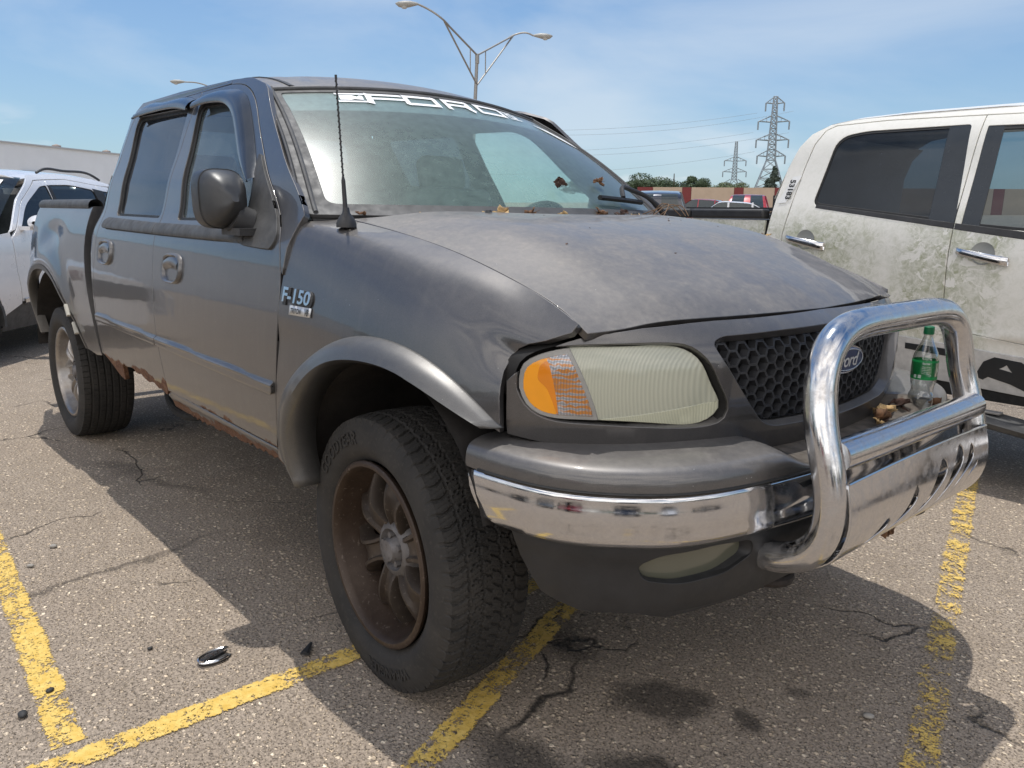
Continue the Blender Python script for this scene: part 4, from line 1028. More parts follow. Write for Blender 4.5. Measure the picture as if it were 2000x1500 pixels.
# --- rocker panels, ragged with rust
random.seed(9)
xr = np.linspace(-1.60, -.552, 60)
base = np.interp(xr, [-1.66, -1.55, -1.30, -1.1, -.9, -.7, -.6, -.55], [.552, .545, .535, .538, .545, .552, .545, .530])
rb = [(float(x), float(z)+(random.uniform(-.004, .016) if x > -1.45 else 0)) for x, z in zip(xr, base)]
ro = [(-1.575, .621), (-.552, .609)]+rb[::-1]
def RK(x, z): P = SIDE(x, z); P[:, 1] += .012+.010*np.clip((.60-P[:, 2])/.06, 0, 1)**2-.014*np.exp(-((P[:, 2]-.603)/.012)**2); return P
for mir in (False, True): panel('rocker_panel', ro, RK, ROCKP, truck, [], .016, .006, mirror=mir)
# --- window visors
for mir in (False, True):
    s = 1 if mir else -1; dd = FDL if mir else FD
    def visor(outl, inl, door):
        A, B_ = smooth_pts(outl, 44), smooth_pts(inl, 44); mb = MB(); G = []
        for a, b in zip(A, B_):
            row = []
            for q, o in ((0, .001), (.12, .014), (.35, .026), (.65, .030), (.9, .027), (1.0, .022), (.97, .018)):
                p = a+(b-a)*q; row.append((p[0], s*(float(YS(p[1])[0])+o), p[1]))
            G.append(row)
        mb.grid(G); mb.build('window_visor', simple('smoked_visor', (.030, .031, .034), .22, .1, .2, 12, Coat_Weight=.5) if 'smoked_visor' not in bpy.data.materials else bpy.data.materials['smoked_visor'], door, sharp=50)
    visor([(-1.695, 1.842), (-1.60, 1.858), (-1.40, 1.857), (-1.27, 1.838), (-1.165, 1.80), (-1.08, 1.735), (-.99, 1.645), (-.90, 1.555), (-.845, 1.495)], [(-1.690, 1.800), (-1.60, 1.806), (-1.42, 1.802), (-1.315, 1.785), (-1.225, 1.745), (-1.14, 1.675), (-1.05, 1.595), (-.95, 1.525), (-.870, 1.478)], dd[0])
    visor([(-2.50, 1.835), (-2.44, 1.868), (-2.2, 1.878), (-1.95, 1.874), (-1.80, 1.860), (-1.735, 1.845)], [(-2.495, 1.815), (-2.40, 1.822), (-2.2, 1.826), (-1.95, 1.822), (-1.82, 1.808), (-1.745, 1.795)], dd[1])
    # mirror sail on the door and the mirror itself
    sail = rnd([(-.878, 1.572), (-.862, 1.570), (-.735, 1.470), (-.600, 1.355), (-.545, 1.300), (-.560, 1.262), (-.64, 1.262), (-.80, 1.268), (-.842, 1.30), (-.846, 1.45)], [.005, .005, .03, .03, .04, .03, .02, .03, .03, .05], 4)
    sl_ = panel('mirror_sail', sail, SIDE, TRIM2, dd[0], [], .02, .02, off=.008, mirror=mir)
    cx, cy, cz = -.835, .982, 1.425
    mb = MB(); G = []
    for q in np.linspace(0, 1, 20):      # q: 0 front tip .. 1 glass side
        x = cx+.085-.165*q; k = math.sin(min(1, q*1.25+.02)*math.pi/2)**.55
        hw, hh = .082*k, .094*k; row = []
        for t in np.linspace(0, 2*math.pi, 40, endpoint=False):
            e = 2/3.2; row.append((x-.012*math.sin(t), s*(cy+hw*abs(math.cos(t))**e*math.copysign(1, math.cos(t))), cz+hh*abs(math.sin(t))**e*math.copysign(1, math.sin(t))-.012*(1 if math.sin(t) < 0 else 0)*k))
        G.append(row)
    mb.grid(G, closed=True); mb.f.append(tuple(range(40))); mb.m.append(0); mr_ = mb.build('wing_mirror', MIRM, truck)
    mb = MB(); mb.add([G[-1][i] for i in range(40)], [tuple(range(40))]); mb.build('mirror_glass', CHROMEF, mr_, smooth=False)
    mb = MB(); mb.tube([(x_[0]+.001, x_[1], x_[2]) for x_ in G[12]], .0028, 5, closed=True); mb.build('mirror_seam', RUBBER, mr_)
    # pivot arm and foot
    mb = MB(); mb.tube(smooth_pts([(-.79, s*.915, 1.335), (-.795, s*.94, 1.345), (-.80, s*.97, 1.36)], 6), [.052]*6, 14); mb.box((-.785, s*.945, 1.312), (.075, .045, .012)); mb.build('mirror_arm', TRIM, mr_)
# --- aerial on the near fender
mb = MB(); B0 = np.array((-.268, -.848, 1.345))
mb.lathe([(.030, -.008), (.030, .004), (.024, .018), (.012, .034), (.009, .05)], 20, 'Z', tuple(B0)); 
ae = mb.build('aerial', TRIM, truck)
mb = MB(); top = np.array((-.302, -.850, 1.771)); d = top-B0; q1 = B0+d*.33
mb.tube([B0+d*.05, q1-d*.03], [.0075, .006], 10); mb.tube([q1-d*.03, q1], [.006, .003], 10); mb.tube([q1, top], .0027, 8); mb.tube([top-d*.03, top], .0038, 8)
hel = [q1+d*.66*k/200+.0036*np.array([math.cos(k*.55), math.sin(k*.55), 0]) for k in range(195)]; mb.tube(hel, .0009, 4)
mb.build('aerial_mast', TRIM, ae)
# --- fender badges
def onfend(V, x0, z0, off, mir):
    P = FEND(x0+V[:, 0], z0+V[:, 1]); P[:, 1] -= off+V[:, 2]
    if mir: P[:, 1] *= -1
    return P
for mir in (False, True):
    fo_ = FD_[1 if mir else 0]; sg = -1 if mir else 1
    def rect(w, h, n=14):
        return [[(a, b) for a in np.linspace(-w, w, n)] for b in (-h, h)]
    V, Fc = text_mesh('F-150', .044, .0, .0010, .002, 1.0); V[:, 0] *= 1.60*sg; V[:, 1] *= .66
    V2, F2 = text_mesh('F-150', .044, .0, .0040, .002, 1.0); V2[:, 0] *= 1.60*sg; V2[:, 1] *= .70; V2 = V2+np.array([.004, -.003, 0])
    mb = MB(); mb.add(onfend(V2, -.356, 1.116, .003, mir), F2); mb.build('badge_black_plate', TRIM, fo_, smooth=False)  # black plate, slightly offset, behind the chrome letters
    mb = MB(); mb.add(onfend(V, -.356, 1.116, .0065, mir), Fc); bd_ = mb.build('badge', CHROMEF, fo_, smooth=False)
    P = []; 
    for b in (-.0095, .0095):
        for a in np.linspace(-.060, .060, 10): P.append((a, b, 0))
    mb = MB(); mb.add(onfend(np.array(P), -.327, 1.092, .006, mir), [(i, i+1, i+11, i+10) for i in range(9)]); o = mb.build('badge_plate', simple('badge_silver', (.60, .61, .62), .35, .5) if 'badge_silver' not in bpy.data.materials else bpy.data.materials['badge_silver'], truck)
    sm = o.modifiers.new('s', 'SOLIDIFY'); sm.thickness = .004
    V, Fc = text_mesh('TRITON', .014, .1, .0004, 0); V[:, 0] *= 1.15*sg; V[:, 0] -= .018*sg
    mb = MB(); mb.add(onfend(V, -.327, 1.092, .0085, mir), Fc); mb.build('badge_lettering', INK, o, smooth=False)
    V, Fc = text_mesh('V8', .019, .15, .0006, 0); V[:, 0] *= sg; V[:, 0] += .043*sg
    mb = MB(); mb.add(onfend(V, -.327, 1.092, .0085, mir), Fc); mb.build('engine_lettering', INK, o, smooth=False)
# --- cargo bed
def BED(x, z):
    x = np.atleast_1d(x); z = np.atleast_1d(z)
    kz = card([.5, .65, .8, .95, 1.1, 1.25, 1.36, 1.42]); y = kz(z) @ np.array([.955, .980, .993, .993, .983, .955, .915, .885])
    r = np.hypot((x+3.50)/1.0, (z-.52)/1.0); ang = np.arctan2(z-.52, x+3.50)
    y = y-.045*np.clip(1-np.abs(r-.60)/.16, 0, 1)**2*0+.030*np.exp(-((r-.56)/.085)**2)*np.clip(np.sin(ang), 0, 1)**.5
    y = y-.018*np.exp(-((x+3.42)/.20)**2-((z-1.24)/.06)**2)+.012*np.exp(-((x+3.7)/.12)**2-((z-1.18)/.08)**2)
    y = y-np.clip((-3.92-x), 0, 1)*.235
    return np.stack([x, -y, z], 1)
ac = [(-3.93, .60), (-3.945, .70), (-3.95, .82), (-3.91, .92), (-3.80, 1.005), (-3.64, 1.045), (-3.46, 1.043), (-3.30, 1.005), (-3.15, .94), (-3.00, .85), (-2.90, .765), (-2.85, .70), (-2.80, .645)]
acs = smooth_pts(ac, 36)
bf = lambda z: float(np.interp(z, [.64, .70, .83, .99, 1.19, 1.36, 1.42], [-2.52, -2.535, -2.575, -2.645, -2.705, -2.735, -2.74]))-.012
bo = [(bf(z), z) for z in np.linspace(1.385, .645, 12)]+[(-2.62, .635)]+[tuple(p) for p in acs[::-1]]+[(-3.95, .585), (-4.47, .60), (-4.47, 1.385)]
BEDL = []
for mir in (False, True):
    s = 1 if mir else -1
    b_ = panel('bed_side', bo, BED, PAINT, truck, [], .028, .02, mirror=mir); BEDL.append(b_)
    # rolled arch lip
    mb = MB(); G = []
    for p in acs:
        c = np.array([-3.50, .60]); d = (c-p)/np.linalg.norm(c-p); P0 = BED(*p)[0]; row = []
        for q, o in ((-.004, .003), (.012, .004), (.026, .0), (.030, -.02), (.028, -.05)):
            row.append((p[0]+d[0]*q, -s*(P0[1]-o) if mir else P0[1]-o, p[1]+d[1]*q)) if not mir else row.append((p[0]+d[0]*q, -P0[1]+o, p[1]+d[1]*q))
        G.append(row)
    mb.grid(G); mb.build('arch_lip', paint('dirty_paint', base=(.08, .078, .075), dust=.8, coat=.2) if 'dirty_paint' not in bpy.data.materials else bpy.data.materials['dirty_paint'], b_, sharp=60)
    # bed rail cap
    mb = MB(); G = []
    for x in np.linspace(-4.44, -2.80, 30):
        y0 = -BED(x, 1.385)[0][1]; row = []
        for t in np.linspace(-.6, math.pi+.4, 12): row.append((x, s*(y0-.030+.038*math.cos(t)), 1.392+.036*math.sin(t)))
        G.append(row)
    mb.grid(G); mb.build('bed_rail_cap', TRIM2, b_)
    # bed front edge: return flange seen in the gap
    mb = MB(); mb.grid([[(bf(z)+.002-q*.004, -BED(bf(z), z)[0][1]*s-s*q*.16 if True else 0, z) for q in (0, .15, .6, 1)] for z in np.linspace(.66, 1.39, 16)]); mb.build('bed_front_edge', PAINT, b_)
for (x, z) in ((-2.985, .835), (-2.905, .745)):
    mb = MB(); P0 = BED(x, z)[0]; mb.box((x, P0[1]-.006, z), (.008, .010, .035), Matrix.Rotation(rad(-38), 3, 'Y')); mb.build('flare_clip', simple('bare_clip', (.50, .48, .42), .5) if 'bare_clip' not in bpy.data.materials else bpy.data.materials['bare_clip'], BEDL[0])
mb = MB(); mb.box((-2.80, 0, 1.03), (.015, .86, .36)); mb.build('bed_front_wall', PAINT, truck)
mb = MB(); mb.box((-4.46, 0, 1.05), (.02, .76, .33)); bevelled(mb.build('tailgate', PAINT, truck), .01)
mb = MB(); mb.tube([(-4.58, -.80, .60), (-4.60, 0, .60), (-4.58, .80, .60)], .06, 10); mb.build('rear_bumper', CHROME, truck)
# lot sticker on the cab's rear pillar
mb = MB(); P = SIDE(np.array([-2.650, -2.605, -2.650, -2.605]), np.array([1.545, 1.545, 1.395, 1.395])); P[:, 1] -= .004; mb.add(P, [(0, 1, 3, 2)]); stc = mb.build('sticker', STICK, truck, smooth=False)
V, Fc = text_mesh('53176', .030, 0, .0012); mb = MB(); Q = SIDE(-2.6275+V[:, 1], 1.47-V[:, 0]); Q[:, 1] -= .006; mb.add(Q, Fc); mb.build('sticker_print', INK, stc, smooth=False)
# --- interior
mb = MB(); G = [[(x, y, z) for y in np.linspace(-.80, .80, 10)] for x, z in ((-.38, 1.355), (-.60, 1.345), (-.78, 1.325), (-.86, 1.27), (-.84, 1.05))]; mb.grid(G); mb.build('dashboard', DASH, truck)
def seat(x, y, w, parent):
    st_ = sub('seat', parent)
    def blk(name, c, h, R=None, bev=.05):
        mb = MB(); mb.box(c, h, R); o = mb.build(name, FABRIC, st_); bevelled(o, bev, 4)
    Rr = Matrix.Rotation(rad(-14), 3, 'Y')
    blk('seat_cushion', (x, y, .92), (.26, w, .08)); blk('backrest', (x-.33, y, 1.20), (.065, w, .31), Rr)
    for q in ((0,) if w < .4 else (-.38, .38)): blk('headrest', (x-.43, y+q, 1.575), (.05, .13, .085), Rr, .04)
seat(-1.05, -.40, .27, truck); seat(-1.05, .40, .27, truck); seat(-2.02, 0, .70, truck)
mb = MB(); c = Vector((-.80, .40, 1.27)); ax = Vector((-.85, 0, .52)).normalized(); u = Vector((0, 1, 0)); v = ax.cross(u)
mb.tube([c+.185*(math.cos(t)*u+math.sin(t)*v) for t in np.linspace(0, 2*math.pi, 40, endpoint=False)], .015, 8, closed=True)
for t in (0, math.pi, -math.pi/2): mb.tube([c, c+.18*(math.cos(t)*u+math.sin(t)*v)], .018, 6)
mb.tube([c, c-ax*.25], .035, 8); mb.build('steering_wheel', TRIM, truck)
def LIN(x, y): P = ROOF(x, y); P[:, 2] -= .035; return P
panel('headliner', [(-1.12, -.60), (-1.12, .60), (-2.55, .62), (-2.55, -.62)], LIN, LINERC, truck, [], .15, 0, side=(0, 0, -1))
mb = MB(); mb.box((-1.03, 0, 1.735), (.012, .12, .032)); bevelled(mb.build('rear_view_mirror', TRIM, truck), .01)
# ================================================================== GROUND
def gz(x, y):
    # the lot is level round the truck and climbs gently beyond it
    d = np.maximum(0, np.asarray(y, float)-4.2); return np.where(d < 4, d*d*.00375, .06+(d-4)*.03)
def asphalt():
    t = NT('asphalt'); P = t.obj()
    big = t.noise(.55, 5, .6); mid = t.noise(5, 5, .6); fine = t.noise(150, 3, .7)
    base = t.mix(t.ramp(mid, [(.3, 0), (.7, 1)]), (.262, .213, .165), (.335, .277, .220))
    base = t.mix(t.ramp(big, [(.35, 0), (.7, .6)]), base, (.33, .265, .205))
    # aggregate: three sizes of pale and dark stones
    h = None
    for sc_, lo, hi, thr, cA, cB in ((36, .24, .36, .52, (.88, .74, .56), (.58, .46, .33)), (66, .25, .38, .28, (.78, .64, .48), (.36, .28, .20)), (130, .25, .40, .30, (.50, .41, .31), (.09, .072, .055))):
        n = t.n('ShaderNodeTexVoronoi'); n.inputs['Scale'].default_value = sc_; 
        m = t.n('ShaderNodeMapping'); m.inputs['Scale'].default_value = (1, 1.25, 1); m.inputs['Rotation'].default_value = (0, 0, sc_*.01)
        w = t.n('ShaderNodeVectorMath', operation='ADD'); ns = t.n('ShaderNodeTexNoise'); ns.inputs['Scale'].default_value = sc_*1.1; t.l(P, ns.inputs[0]); sc2 = t.n('ShaderNodeVectorMath', operation='SCALE'); sc2.inputs['Scale'].default_value = .5/sc_; t.l(ns.outputs[1], sc2.inputs[0])
        t.l(P, w.inputs[0]); t.l(sc2.outputs[0], w.inputs[1]); t.l(w.outputs[0], m.inputs[0]); t.l(m.outputs[0], n.inputs['Vector'])
        sx = t.n('ShaderNodeSeparateColor'); t.l(n.outputs['Color'], sx.inputs[0])
        present = t.ramp(sx.outputs[0], [(thr, 0), (thr+.02, 1)])
        disc = t.math('MULTIPLY', t.ramp(n.outputs['Distance'], [(lo, 1), (hi, 0)]), present)
        sc_c = t.mix(t.math('POWER', sx.outputs[1], 2.0), cB, cA)
        base = t.mix(t.math('MULTIPLY', disc, .92), base, sc_c)
        h = disc if h is None else t.math('ADD', h, t.math('MULTIPLY', disc, 62/sc_))
    # cracks
    w = t.n('ShaderNodeVectorMath', operation='ADD'); ns = t.n('ShaderNodeTexNoise'); ns.inputs['Scale'].default_value = 3.1; ns.inputs['Detail'].default_value = 6; t.l(P, ns.inputs[0]); s2 = t.n('ShaderNodeVectorMath', operation='SCALE'); s2.inputs['Scale'].default_value = .42; t.l(ns.outputs[1], s2.inputs[0]); t.l(P, w.inputs[0]); t.l(s2.outputs[0], w.inputs[1])
    cr = t.ramp(t.voro(.85, 'DISTANCE_TO_EDGE', w.outputs[0]), [(.0, 1), (.008, .0)])
    crm = t.math('MULTIPLY', cr, t.ramp(t.noise(1.3, 3), [(.50, 0), (.58, 1)]))
    base = t.mix(t.math('MULTIPLY', crm, .8), base, (.03, .027, .024))
    # oil and damp stains at fixed places
    xyz = t.sepz()
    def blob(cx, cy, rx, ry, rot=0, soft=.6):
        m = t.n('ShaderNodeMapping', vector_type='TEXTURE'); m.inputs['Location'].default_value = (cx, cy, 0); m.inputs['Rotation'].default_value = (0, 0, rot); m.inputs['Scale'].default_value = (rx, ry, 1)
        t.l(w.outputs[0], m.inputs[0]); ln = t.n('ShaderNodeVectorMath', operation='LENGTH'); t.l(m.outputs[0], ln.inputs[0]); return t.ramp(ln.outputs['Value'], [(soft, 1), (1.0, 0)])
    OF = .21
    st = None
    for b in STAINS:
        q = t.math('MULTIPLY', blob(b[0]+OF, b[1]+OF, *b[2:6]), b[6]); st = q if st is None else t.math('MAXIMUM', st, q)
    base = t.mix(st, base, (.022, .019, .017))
    dark = t.ramp(t.noise(95, 3, .75), [(.34, .28), (.48, 1.0), (.62, 1.45)]); base = t.mix(.8, base, t.mix(1.0, base, dark, 'MULTIPLY'))
    hh = t.math('ADD', h, t.math('MULTIPLY', fine, .8)); hh = t.math('SUBTRACT', hh, t.math('MULTIPLY', crm, 3))
    return t.fin(t.pbsdf(base, .88, 0, Normal=t.bump(hh, .9, .006), **{'Specular IOR Level': .3}))
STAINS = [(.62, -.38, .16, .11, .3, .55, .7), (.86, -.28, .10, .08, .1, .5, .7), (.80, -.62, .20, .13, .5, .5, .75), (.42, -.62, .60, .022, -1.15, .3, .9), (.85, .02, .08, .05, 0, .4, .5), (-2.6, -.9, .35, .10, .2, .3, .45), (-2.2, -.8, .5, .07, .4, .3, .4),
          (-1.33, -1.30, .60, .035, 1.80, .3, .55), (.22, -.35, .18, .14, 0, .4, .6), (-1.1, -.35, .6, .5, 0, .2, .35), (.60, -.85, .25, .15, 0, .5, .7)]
ASPH = asphalt()
xs = np.concatenate([[-900, -300, -120, -60], np.linspace(-40, 12, 53), [30, 80, 300, 900]]); ysg = np.concatenate([[-900, -300, -100, -40, -15], np.linspace(-6, 40, 47), [60, 90, 160]])
V = [(x, y, float(gz(0, y))) for x in xs for y in ysg]; nx_, ny_ = len(xs), len(ysg)
Fc = [(i*ny_+j, (i+1)*ny_+j, (i+1)*ny_+j+1, i*ny_+j+1) for i in range(nx_-1) for j in range(ny_-1)]
struct(mk('parking_lot_ground', V, Fc, ASPH, sharp=None))
V = [(x, y, float(gz(0, 160))-.2+(y-160)*.02) for x in (-900, 900) for y in (155, 900)]
struct(mk('far_ground', V, [(0, 2, 3, 1)], simple('far_grass', (.10, .12, .06), .9), sharp=None))
def yellow():
    t = NT('worn_yellow_paint'); n1 = t.noise(7, 5, .65); n2 = t.noise(110, 3, .8); n3 = t.noise(28, 3, .6)
    s = t.math('ADD', t.math('MULTIPLY', n1, .60), t.math('ADD', t.math('MULTIPLY', n2, .75), t.math('MULTIPLY', n3, .22)))
    # edge wear from the sheet's own coordinates
    uv = t.n('ShaderNodeUVMap'); sx = t.n('ShaderNodeSeparateXYZ'); t.l(uv.outputs[0], sx.inputs[0])
    e = t.math('ABSOLUTE', t.math('SUBTRACT', sx.outputs[1], .5)); s = t.math('SUBTRACT', s, t.mr(e, .34, .5, 0, .24))
    s = t.math('SUBTRACT', s, t.math('MULTIPLY', sx.outputs[2], 1))
    wear = t.n('ShaderNodeAttribute', attribute_name='wear'); s = t.math('SUBTRACT', s, wear.outputs['Fac'])
    m = t.ramp(s, [(.66, 0), (.70, 1)])
    col_ = t.mix(t.ramp(t.noise(40, 4), [(.3, 0), (.7, 1)]), (.62, .40, .075), (.76, .54, .16))
    b = t.pbsdf(col_, .75, 0, Normal=t.bump(t.noise(120, 3), .8, .004)); tr = t.n('ShaderNodeBsdfTransparent')
    mx = t.n('ShaderNodeMixShader'); t.l(m, mx.inputs[0]); t.l(tr.outputs[0], mx.inputs[1]); t.l(b, mx.inputs[2]); return t.fin(mx.outputs[0])
YEL = yellow()
def stripe(p, q, w, z, wear=0.0, wear2=None):
    p, q = Vector(p), Vector(q); d = (q-p).normalized(); n_ = Vector((-d.y, d.x))*w/2; k = 24; V = []; 
    for i in range(k+1):
        c = p+(q-p)*i/k; V += [(c.x-n_.x, c.y-n_.y, float(gz(0, c.y-n_.y))+z), (c.x+n_.x, c.y+n_.y, float(gz(0, c.y+n_.y))+z)]
    o = mk('parking_line', V, [(2*i, 2*i+1, 2*i+3, 2*i+2) for i in range(k)], YEL, sharp=None); struct(o)
    uv = o.data.uv_layers.new(name='UVMap')
    for l in o.data.loops: i = l.vertex_index; uv.data[l.index].uv = (i//2/k, i % 2)
    at = o.data.attributes.new('wear', 'FLOAT', 'POINT')
    for i in range(len(V)): f = i//2/k; at.data[i].value = wear+((wear2 if wear2 is not None else wear)-wear)*f
    return o
stripe((-5.6, -1.41), (-.27, -1.716), .105, .0025, .13, .05)
stripe((-.205, -2.6), (-.160, .35), .105, .004, .07, .04)
stripe((.62, -1.62), (-.10, .18), .105, .0055, .05, .07)
stripe((1.66, -1.46), (.35, 2.78), .115, .0065, .19, .09)
stripe((.35, 2.78), (-.9, 6.6), .115, .0075, .05, .05)
# ================================================================== WHITE PICKUP BESIDE
def whitepaint():
    t = NT('algae_stained_white'); z = t.sepz()[2]; P = t.obj()
    n1 = t.noise(26, 7, .68, dist=1.2); n2 = t.noise(2.1, 4, .6); n3 = t.noise(9, 5, .6, dist=1.0); veins = t.voro(11, 'DISTANCE_TO_EDGE', None)
    low = t.math('MULTIPLY', t.mr(z, 1.46, 1.30, 0, 1), t.mr(z, .66, .85, .45, 1))
    trail = t.noise(4.5, 6, .62, dist=1.6); lines = t.ramp(trail, [(.485, 0), (.497, 1), (.503, 1), (.515, 0)])
    clean = t.math('MULTIPLY', t.ramp(t.noise(7, 6, .65, dist=2.0), [(.56, 0), (.59, 1)]), t.ramp(t.noise(1.7, 2), [(.48, 0), (.56, 1)]))
    drip = t.ramp(t.noise(3.2, 3, .5, stretch=(1, 1, .12)), [(.36, .12), (.52, 1)])
    mott = t.math('MULTIPLY', t.ramp(n1, [(.34, .30), (.62, 1)]), t.ramp(n3, [(.3, .55), (.6, 1)]))
    g = t.math('MULTIPLY', t.math('MULTIPLY', low, mott), drip)
    g = t.math('MULTIPLY', g, t.math('SUBTRACT', 1.0, t.math('MAXIMUM', t.math('MULTIPLY', lines, .65), clean)))
    g = t.math('ADD', t.math('MULTIPLY', g, .95), t.math('MULTIPLY', t.ramp(n1, [(.45, 0), (.8, .5)]), t.mr(z, 1.95, 1.3, .35, .5)))
    g.node.use_clamp = True
    gc = t.mix(n3, (.13, .155, .05), (.34, .36, .17))
    c = t.mix(t.math('MULTIPLY', g, .88), (.84, .82, .76), gc)
    c = t.mix(t.ramp(n2, [(.3, .25), (.7, 0)]), c, (.60, .60, .55))
    return t.fin(t.pbsdf(c, .38, 0, Coat_Weight=.35, Coat_Roughness=.2))
WP = whitepaint()
ram = thing('white_pickup_truck', 'white crew cab pickup stained with green algae, parked beyond the bull bar', 'pickup truck', (0, 0, 0))
YR = 2.5
def RS(x, z):
    x = np.atleast_1d(x); z = np.atleast_1d(z)
    k = card([.45, .6, .8, 1.0, 1.2, 1.38, 1.5, 1.7, 1.88, 1.97]); d = k(z) @ np.array([.07, .035, .008, 0, .004, .03, .062, .115, .170, .225])
    d = d+.010*np.exp(-((z-1.06)/.05)**2)*0
    d = d-.012*np.exp(-((z-.79)/.018)**2)
    return np.stack([x, YR+d, z], 1)
def to_ram(pts):
    """outline given at the plane y=YR: carried along the slanting side"""
    return pts
slope = lambda x: -.115*(x+.63)
rw_ = rnd([(-.64, 1.458), (-.565, 1.86), (-.40, 1.885), (.165, 1.885), (.192, 1.362)], [.05, .09, .05, .02, .01], 5)
seamR = [(.222, 1.925), (.205, 1.70), (.190, 1.40), (.186, 1.18), (.196, .90), (.198, .82)]
rdo = [(-.655, 1.90), (-.60, 1.925)]+[(x-.004, z) for x, z in seamR]+[(-.40, .885), (-.72, .92), (-.79, 1.10), (-.795, 1.275), (-.765, 1.50), (-.735, 1.68), (-.70, 1.82)]
rdo = rdo[:2]+[(-.3, 1.935)]+rdo[2:]
fdo = [(x+.004, z) for x, z in seamR]+[(.9, .74), (1.22, .72), (1.25, 1.0), (1.24, 1.25), (1.15, 1.40), (.95, 1.68), (.80, 1.86), (.6, 1.915)]
fw_ = rnd([(.222, 1.358), (.245, 1.872), (.70, 1.86), (.88, 1.66), (1.10, 1.36), (1.05, 1.29)], [.01, .01, .05, .05, .03, .03], 4)
kw = dict(side=(0, -1, 0))
d1 = panel('rear_door', rdo, RS, WP, ram, [rw_], .04, .02, **kw); d2 = panel('front_door', fdo, RS, WP, ram, [fw_], .04, .02, **kw)
RG = glass('pickup_dark_glass', (.06, .08, .10), dusty=.10, dcol=(.13, .165, .22), rough=.02, refl=.6); RG2 = glass('pickup_front_glass', (.30, .38, .42), dusty=.12, dcol=(.14, .17, .19), rough=.02, refl=.8)
BP = simple('gloss_black_pillar', (.030, .036, .042), .25, 0, .1, 10)
for d_, w_, g_ in ((d1, rw_, RG), (d2, fw_, RG2)):
    c = w_.mean(0); inn = c+(w_-c)*np.array([.965, .93]); panel('window_seal', w_, RS, RUBBER, d_, [inn], .05, .008, off=-.004, **kw); panel('window', inn, RS, g_, d_, [], .08, 0, off=-.008, **kw)
panel('pillar_trim', [(.055, 1.372), (.055, 1.88), (.208, 1.885), (.186, 1.37)], RS, BP, d1, [], .05, .003, off=-.003, **kw)
panel('pillar_trim', [(.226, 1.36), (.246, 1.875), (.325, 1.872), (.312, 1.35)], RS, BP, d2, [], .05, .003, off=-.003, **kw)
panel('belt_moulding', [(-.61, 1.462), (-.61, 1.445), (.188, 1.340), (.188, 1.368)], RS, TRIM, d1, [], .03, .006, off=.002, **kw)
panel('belt_moulding', [(.196, 1.367), (.196, 1.338), (1.08, 1.225), (1.08, 1.27)], RS, TRIM, d2, [], .03, .006, off=.002, **kw)
# cab shell behind the doors
shell = [(-.905, 1.285), (-.885, 1.50), (-.850, 1.68), (-.80, 1.81), (-.74, 1.885), (-.64, 1.935), (-.50, 1.955), (-.2, 1.965), (.3, 1.965), (.6, 1.945), (.6, 1.922), (.222, 1.932), (-.3, 1.942), (-.605, 1.932), (-.662, 1.905), (-.708, 1.825), (-.743, 1.68), (-.773, 1.50), (-.803, 1.275), (-.798, 1.10), (-.728, .913), (-.4, .877), (.2, .812), (.9, .732), (1.3, .70), (1.3, .56), (-.92, .62), (-.92, 1.0)]
panel('cab_shell', shell, RS, WP, ram, [], .035, .02, **kw)
mb = MB(); G = []
for x in np.concatenate([np.linspace(-.90, -.5, 10), np.linspace(-.4, .9, 14)]):
    zt = float(np.interp(x, [-.90, -.85, -.80, -.74, -.64, -.5, -.2, .3, .6, .9], [1.50, 1.68, 1.81, 1.885, 1.937, 1.957, 1.968, 1.968, 1.95, 1.90])); y0 = RS(x, min(zt, 1.96))[0][1]
    G.append([(x, y0+(2*(YR+.93)-2*y0)*q, zt+.055*(1-abs(2*q-1)**3)*min(1, (x+.92)*4)) for q in np.linspace(0, 1, 15)])
mb.grid(G); mb.build('roof', WP, ram)
def handle(x, z, par):
    y = RS(x, z)[0][1]; mb = MB(); G = []
    for q in np.linspace(0, 1, 14):
        b = math.sin(math.pi*q)**.35; G.append([(x-.125+.25*q, y-.012-.028*b+.010*math.cos(t), z-.045*(q-.5)+(.019+.004*q)*math.sin(t)) for t in np.linspace(0, 2*math.pi, 12, endpoint=False)])
    mb.grid(G, closed=True); mb.lathe([(0, .004), (.05, .003), (.058, -.002)], 24, 'Y', (x, y-.004, z+.015), mi=1)
    mb.build('door_handle', None, par, mats=[CHROMEF, GCUP])
GCUP = simple('grey_cup', (.30, .31, .30), .4)
handle(.355, 1.203, d2); handle(-.635, 1.242, d1)
# sticker with lot number
mb = MB(); P = RS(np.array([-.872, -.812, -.800, -.742]), np.array([1.470, 1.475, 1.632, 1.638])); P[:, 1] -= .004; mb.add(P, [(0, 1, 3, 2)]); stk_ = mb.build('sticker', STICK, ram, smooth=False)
V, Fc = text_mesh('53183', .048, 0, .0016); mb = MB(); Q = RS(-.800+V[:, 1]+.12*-V[:, 0]*-1*-1, 1.555-V[:, 0]); Q[:, 1] -= .006; mb.add(Q, Fc); mb.build('sticker_print', INK, stk_, smooth=False)
